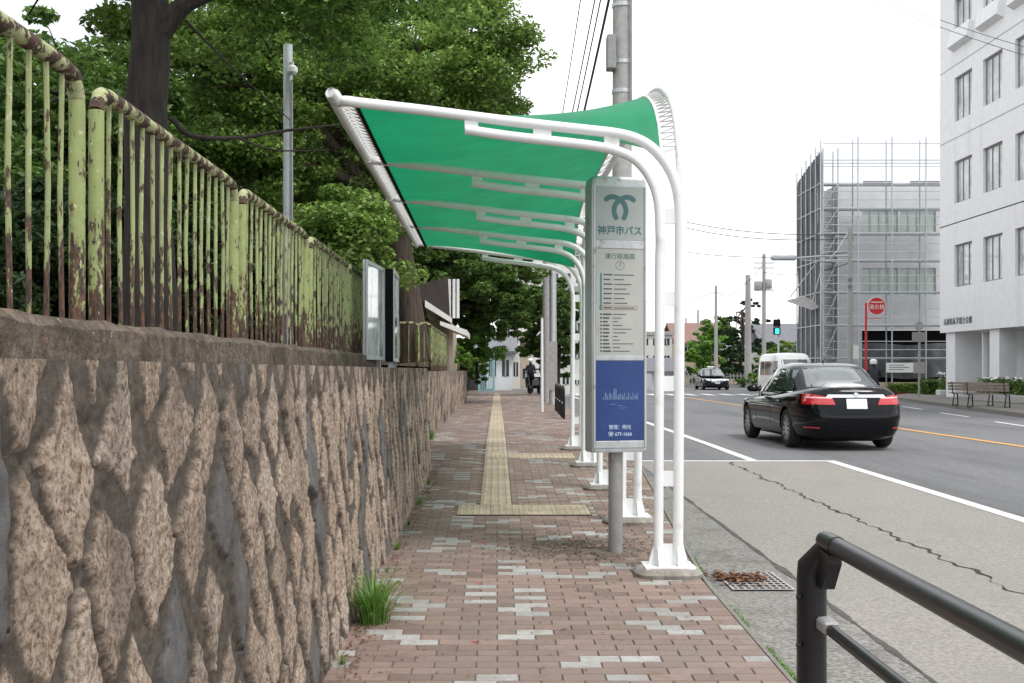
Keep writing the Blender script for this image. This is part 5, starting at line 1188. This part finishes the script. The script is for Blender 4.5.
def sedan(label, paint, S=1.0):
    root = thing('sedan_car', (0, 0, 0), label, 'car')
    bl = [(.20, 4.55, .74, .18, 5, 0), (.08, 4.70, .86, .24, 5, 0), (.02, 4.80, .895, .36, 5.5, 0), (0, 4.82, .91, .55, 6, 0), (.02, 4.80, .912, .68, 6, -.02), (.05, 4.74, .905, .80, 6, -.06), (.08, 4.66, .885, .90, 5.5, -.14), (.10, 4.58, .84, .985, 5, -.24), (.16, 4.50, .77, 1.045, 4.5, -.30), (.30, 4.35, .60, 1.06, 4, -.30)]
    cl = [(.50, 3.62, .82, .93, 5, 0), (.66, 3.48, .80, 1.02, 4.6, -.02), (.88, 3.22, .765, 1.13, 4.4, 0), (1.13, 2.95, .72, 1.26, 4.2, 0), (1.36, 2.72, .665, 1.38, 4, 0), (1.52, 2.58, .60, 1.435, 3.6, 0), (1.75, 2.45, .48, 1.468, 3.2, 0), (1.95, 2.3, .2, 1.478, 3, 0)]
    ry, fy = 1.08, 3.86; wx = .79
    bo, cb, bv = solidify_car(root, bl, cl, [(wx+.04, ry), (-wx-.04, ry), (wx+.04, fy), (-wx-.04, fy)], .335, paint)
    for x, y in ((wx, ry), (-wx, ry), (wx, fy), (-wx, fy)): wheel(root, x, y, .335, 1 if x > 0 else -1)
    b = MB(); b.box(-.62, .62, .5, 4.4, .14, .30); b.build('underbody', M_black, root)
    Y_ = (0, 1, 0)
    def rear(pts, m, nm, off=.006, par=None): return patch(bv, [(x, 0, z) for x, z in pts], (0, 1, 0), m, nm, par or bo, off)
    rear([(-.60, 1.055), (.60, 1.055), (.50, 1.39), (-.50, 1.39)], M_cglass, 'rear_window', .008, cb)
    for s in (-1, 1):
        rear([(s*.875, .77), (s*.35, .765), (s*.40, .885), (s*.82, .955)], M_tail, 'tail_light', .012)
        rear([(s*.78, .875), (s*.40, .865), (s*.42, .885), (s*.78, .90)], mat('white_lens', (.8, .5, .5), .2, var=0), 'reversing_light', .016)
        rear([(s*.80, .375), (s*.60, .375), (s*.60, .395), (s*.80, .40)], M_tail, 'reflector', .006)
        # side patches
        D = (-s, 0, 0)
        def sidep(pts, m, nm, off=.006, par=cb): return patch(bv, [(0, y, z) for y, z in pts], D, m, nm, par, off)
        sidep([(1.02, .985), (2.02, .965), (2.02, 1.37), (1.38, 1.34)], M_cglass, 'side_window', .007)
        sidep([(2.09, .963), (3.22, .93), (2.66, 1.36), (2.09, 1.372)], M_cglass, 'side_window', .007)
        sidep([(1.0, .955), (3.3, .905), (3.3, .920), (1.0, .972)], M_chrome, 'belt_trim', .010)
        for (ya, yb) in ((2.055, 2.065), (3.13, 3.14), (1.30, 1.31)): sidep([(ya, .32), (yb, .32), (yb, .90), (ya, .90)], M_black, 'door_seam', .003, bo)
        for yh in (1.42, 2.42): sidep([(yh, .79), (yh+.19, .785), (yh+.19, .81), (yh, .815)], M_chrome, 'door_handle', .02, bo)
        sidep([(1.55, .22), (3.45, .22), (3.45, .245), (1.55, .245)], M_chrome, 'sill_trim', .006, bo)
        b = MB(); b.box(s*.98-.11, s*.98+.11, 2.97, 3.09, .93, 1.06, bev=.04); b.box(s*.86-.03, s*.86+.03, 3.0, 3.05, .94, .98); mo_ = b.build('mirror', paint, root, True, fix=True)
        # head lights
        patch(bv, [(s*.84, 0, .66), (s*.45, 0, .62), (s*.48, 0, .74), (s*.82, 0, .80)], (0, -1, 0), M_chrome, 'headlight', bo, .006)
    rear([(-.50, .885), (.50, .885), (.46, .935), (-.46, .935)], M_chrome, 'trunk_trim', .014)
    rear([(-.64, 1.0), (.64, 1.0), (.62, 1.012), (-.62, 1.012)], M_black, 'boot_seam', .003)
    rear([(-.17, .70), (.17, .70), (.17, .865), (-.17, .865)], M_plate, 'number_plate', .02)
    rear([(-.70, .60), (.70, .60), (.70, .608), (-.70, .608)], M_black, 'bumper_seam', .003)
    rear([(-.62, .24), (.62, .24), (.62, .33), (-.62, .33)], M_black, 'lower_valance', .004)
    b = MB(); ee = bv.ray_cast(Vector((0, -3, .92)), Vector((0, 1, 0)))[0]; b.lathe((ee[0], ee[1]-.02, .925), [(.042, -.006), (.046, .006)], 20, 'y'); b.build('badge', M_chrome, bo)
    patch(bv, [(-.62, 0, .98), (.62, 0, .98), (.50, 0, 1.38), (-.50, 0, 1.38)], (0, -1, 0), M_cglass, 'windscreen', cb, .008)
    patch(bv, [(-.38, 0, .52), (.38, 0, .52), (.42, 0, .72), (-.42, 0, .72)], (0, -1, 0), M_chrome, 'grille', bo, .006)
    patch(bv, [(-.17, 0, .42), (.17, 0, .42), (.17, 0, .56), (-.17, 0, .56)], (0, -1, 0), M_plate, 'number_plate', bo, .02)
    b = MB(); b.tube([(0, 1.9, 1.47), (0, 1.75, 1.55)], [.012, .004], 6); b.build('aerial', M_black, root)
    return root
c1 = sedan('black sedan car driving away in the near lane', M_paint)
c1.location = (5.93, 18.42, .206); c1.rotation_euler = (0, 0, R(1.0)); c1.scale = (1, 1, 1.0)
c2 = sedan('dark taxi with a white roof sign facing us beyond the junction', M_taxi)
c2.location = (tx(715, 76), 79.5, .206); c2.rotation_euler = (0, 0, R(179))
b = MB(); b.box(-.25, .25, 1.9, 2.1, 1.47, 1.62, bev=.03); o_ = MB()
lmp = b; o__ = bpy.data.objects
sgn = MB(); sgn.box(-.22, .22, 1.95, 2.12, 1.475, 1.60, bev=.03)
_me = sgn.build('roof_sign', M_helm, None, fix=True); _me.parent = c2
def van(label):
    root = thing('white_van', (0, 0, 0), label, 'van')
    bl = [(.15, 4.5, .74, .22, 6, 0), (.03, 4.66, .83, .30, 7, 0), (0, 4.70, .845, .55, 7, 0), (0, 4.68, .845, .95, 7, 0), (.02, 4.50, .84, 1.10, 7, 0), (.06, 4.18, .82, 1.5, 7, 0), (.12, 3.85, .785, 1.90, 6.5, 0), (.2, 3.72, .74, 2.05, 6, 0), (.35, 3.55, .62, 2.13, 5, 0), (.8, 3.2, .3, 2.15, 4, 0)]
    bo, cb, bv = solidify_car(root, bl, None, [(.8, .95), (-.8, .95), (.8, 3.75), (-.8, 3.75)], .33, M_vanw)
    for x, y in ((.74, .95), (-.74, .95), (.74, 3.75), (-.74, 3.75)): wheel(root, x, y, .33, 1 if x > 0 else -1)
    f = lambda pts, m, nm, off=.008: patch(bv, [(x, 0, z) for x, z in pts], (0, -1, 0), m, nm, bo, off)
    f([(-.70, 1.18), (.70, 1.18), (.62, 1.85), (-.62, 1.85)], M_cglass, 'windscreen'); f([(-.5, .62), (.5, .62), (.5, .80), (-.5, .80)], M_black, 'grille'); f([(-.17, .42), (.17, .42), (.17, .57), (-.17, .57)], M_plate, 'number_plate', .02)
    for s in (-1, 1):
        f([(s*.8, .72), (s*.52, .72), (s*.52, .9), (s*.8, .92)], M_chrome, 'headlight')
        sp = lambda pts, m, nm: patch(bv, [(0, y, z) for y, z in pts], (-s, 0, 0), m, nm, bo, .007)
        sp([(3.0, 1.15), (4.0, 1.15), (3.72, 1.78), (3.0, 1.78)], M_cglass, 'side_window'); sp([(1.75, 1.15), (2.9, 1.15), (2.9, 1.78), (1.75, 1.78)], M_cglass, 'side_window'); sp([(.3, 1.15), (1.65, 1.15), (1.65, 1.78), (.4, 1.78)], M_cglass, 'side_window')
        b = MB(); b.box(s*.84, s*1.02, 4.0, 4.06, 1.15, 1.38, bev=.02); b.build('mirror', M_black, root, fix=True)
    patch(bv, [(-.6, 0, 1.2), (.6, 0, 1.2), (.55, 0, 1.8), (-.55, 0, 1.8)], (0, 1, 0), M_cglass, 'rear_window', bo, .008)
    return root
v1 = van('white van approaching in the opposite lane behind the black sedan'); v1.location = (tx(800, 47), 51.7, .206); v1.scale = (.95, .95, .97); v1.rotation_euler = (0, 0, R(180+1))
# parked dark car beyond the shelter (glimpsed low between the posts)
# ------------------------------------------------------------------ riders
def person(label, loc, rz, joints, edges, radii, parent_items=True):
    root = thing('person', (0, 0, 0), label, 'person')
    me = bpy.data.meshes.new('body'); me.from_pydata(joints, edges, []); o = bpy.data.objects.new('body', me); COL.objects.link(o)
    md = o.modifiers.new('s', 'SKIN'); 
    for i, r_ in enumerate(radii): me.skin_vertices[0].data[i].radius = (r_, r_)
    me.skin_vertices[0].data[0].use_root = True
    sb_ = o.modifiers.new('u', 'SUBSURF'); sb_.levels = 2; sb_.render_levels = 2
    dg = bpy.context.evaluated_depsgraph_get(); dg.update(); m2 = bpy.data.meshes.new_from_object(o.evaluated_get(dg)); o.modifiers.clear(); o.data = m2
    m2.materials.append(M_cloth); m2.polygons.foreach_set('use_smooth', [True]*len(m2.polygons)); o.parent = root; root.location = loc; root.rotation_euler = (0, 0, rz); return root
def rider(label, loc, rz):
    J = [(0, 0, .80), (0, .04, 1.05), (0, .10, 1.32), (0, .12, 1.44), (0, .14, 1.60), (0, .15, 1.70),
         (-.18, .10, 1.36), (-.26, .22, 1.12), (-.28, .48, 1.05), (-.28, .55, 1.05), (.18, .10, 1.36), (.26, .22, 1.12), (.28, .48, 1.05), (.28, .55, 1.05),
         (-.11, .03, .78), (-.19, .38, .74), (-.17, .30, .34), (-.17, .40, .28), (.11, .03, .78), (.19, .38, .74), (.17, .30, .34), (.17, .40, .28)]
    Ed = [(0, 1), (1, 2), (2, 3), (3, 4), (4, 5), (2, 6), (6, 7), (7, 8), (8, 9), (2, 10), (10, 11), (11, 12), (12, 13), (0, 14), (14, 15), (15, 16), (16, 17), (0, 18), (18, 19), (19, 20), (20, 21)]
    Rr = [.15, .15, .16, .06, .095, .07, .075, .055, .04, .035, .075, .055, .04, .035, .10, .075, .055, .045, .10, .075, .055, .045]
    r_ = person(label, (0, 0, 0), 0, J, Ed, Rr)
    b = MB(); b.lathe((0, .15, 1.63), [(.125, -.06), (.145, 0), (.14, .07), (.10, .13), (.03, .155)], 18); b.build('helmet', M_helm, r_, True)
    b = MB(); b.box(-.08, .08, .255, .275, 1.56, 1.62); b.build('face', M_skin, r_)
    r_.location = loc; r_.rotation_euler = (0, 0, rz); return r_
def scooter(label, loc, rz, paint=M_taxi, grp=None):
    r_ = thing('scooter', (0, 0, 0), label, 'scooter', grp)
    for y in (-.45, .78): b = MB(); b.lathe((0, y, .24), [(.13, -.05), (.24, -.04), (.24, .04), (.13, .05)], 20, 'x', cap=False); b.build('wheel', M_tyre, r_, True)
    b = MB(); b.prism([(-.13, -.72, .45), (-.13, .12, .40), (-.13, .16, .26), (-.13, .50, .26), (-.13, .66, .80), (-.13, .60, .86), (-.13, .40, .40), (-.13, .20, .38), (-.13, .10, .70), (-.13, -.70, .76)], (.26, 0, 0)); b.build('body', paint, r_, fix=True)
    b = MB(); b.box(-.14, .14, -.66, .12, .75, .83, bev=.03); b.build('seat', M_black, r_, fix=True)
    b = MB(); b.tube([(-.33, .50, 1.03), (-.12, .60, 1.0), (.12, .60, 1.0), (.33, .50, 1.03)], .018, 8); b.tube([(0, .60, .98), (0, .78, .24)], .025, 8); b.build('handlebar', M_black, r_, True)
    for s in (-1, 1): b = MB(); b.tube([(s*.24, .56, 1.02), (s*.28, .56, 1.16)], .006, 5); b.lathe((s*.28, .56, 1.2), [(.05, -.01), (.05, .01)], 10, 'y'); b.build('mirror', M_black, r_)
    b = MB(); b.lathe((0, -.74, .62), [(.05, -.02), (.05, .02)], 10, 'y'); b.build('tail_light', M_red, r_)
    r_.location = loc; r_.rotation_euler = (0, 0, rz); return r_
xq = tx(874, 44); scooter('dark scooter under the helmeted rider ahead of the black sedan', (xq, 44, .206), R(-12)); rider('person in dark clothes and a white helmet riding ahead of the black sedan', (xq, 44, .206), R(-12))
xq = tx(528, 58); scooter('dark motor scooter parked on the far pavement under the street tree', (xq+.15, 58, zs(58)), R(170)); rider('person in dark clothes and white helmet on the pavement scooter', (xq+.15, 58, zs(58)), R(170))
scooter('second dark scooter parked by the kerb next to the thin white post', (tx(536, 54), 54, zs(54)), R(20))
# black arched cycle stands by the kerb beyond the shelter
st0 = None
for k, (D, px) in enumerate(((26, 563), (27.6, 560.5), (29.2, 558.5), (30.8, 556.5))):
    x_ = tx(px, D); b_root = thing('cycle_stand', (x_, D, zs(D)), ['nearest', 'second', 'third', 'farthest'][k]+' black arched cycle stand on the kerb beyond the shelter', 'cycle stand', 'black arched stands along the kerb')
    q = cr([Vector(p_) for p_ in ((x_-.0, D-.35, zs(D)), (x_, D-.35, zs(D)+.55), (x_, D-.22, zs(D)+.72), (x_, D+.22, zs(D)+.72), (x_, D+.35, zs(D)+.55), (x_, D+.35, zs(D)))], 4)
    b = MB(); b.tube(q, .03, 8); b.build('hoop', M_rail, b_root, True)
    b = MB(); b.tube([(x_, D-.34, zs(D)+.35), (x_, D+.34, zs(D)+.35)], .02, 8); b.build('crossbar', M_wpaint, b_root, True)
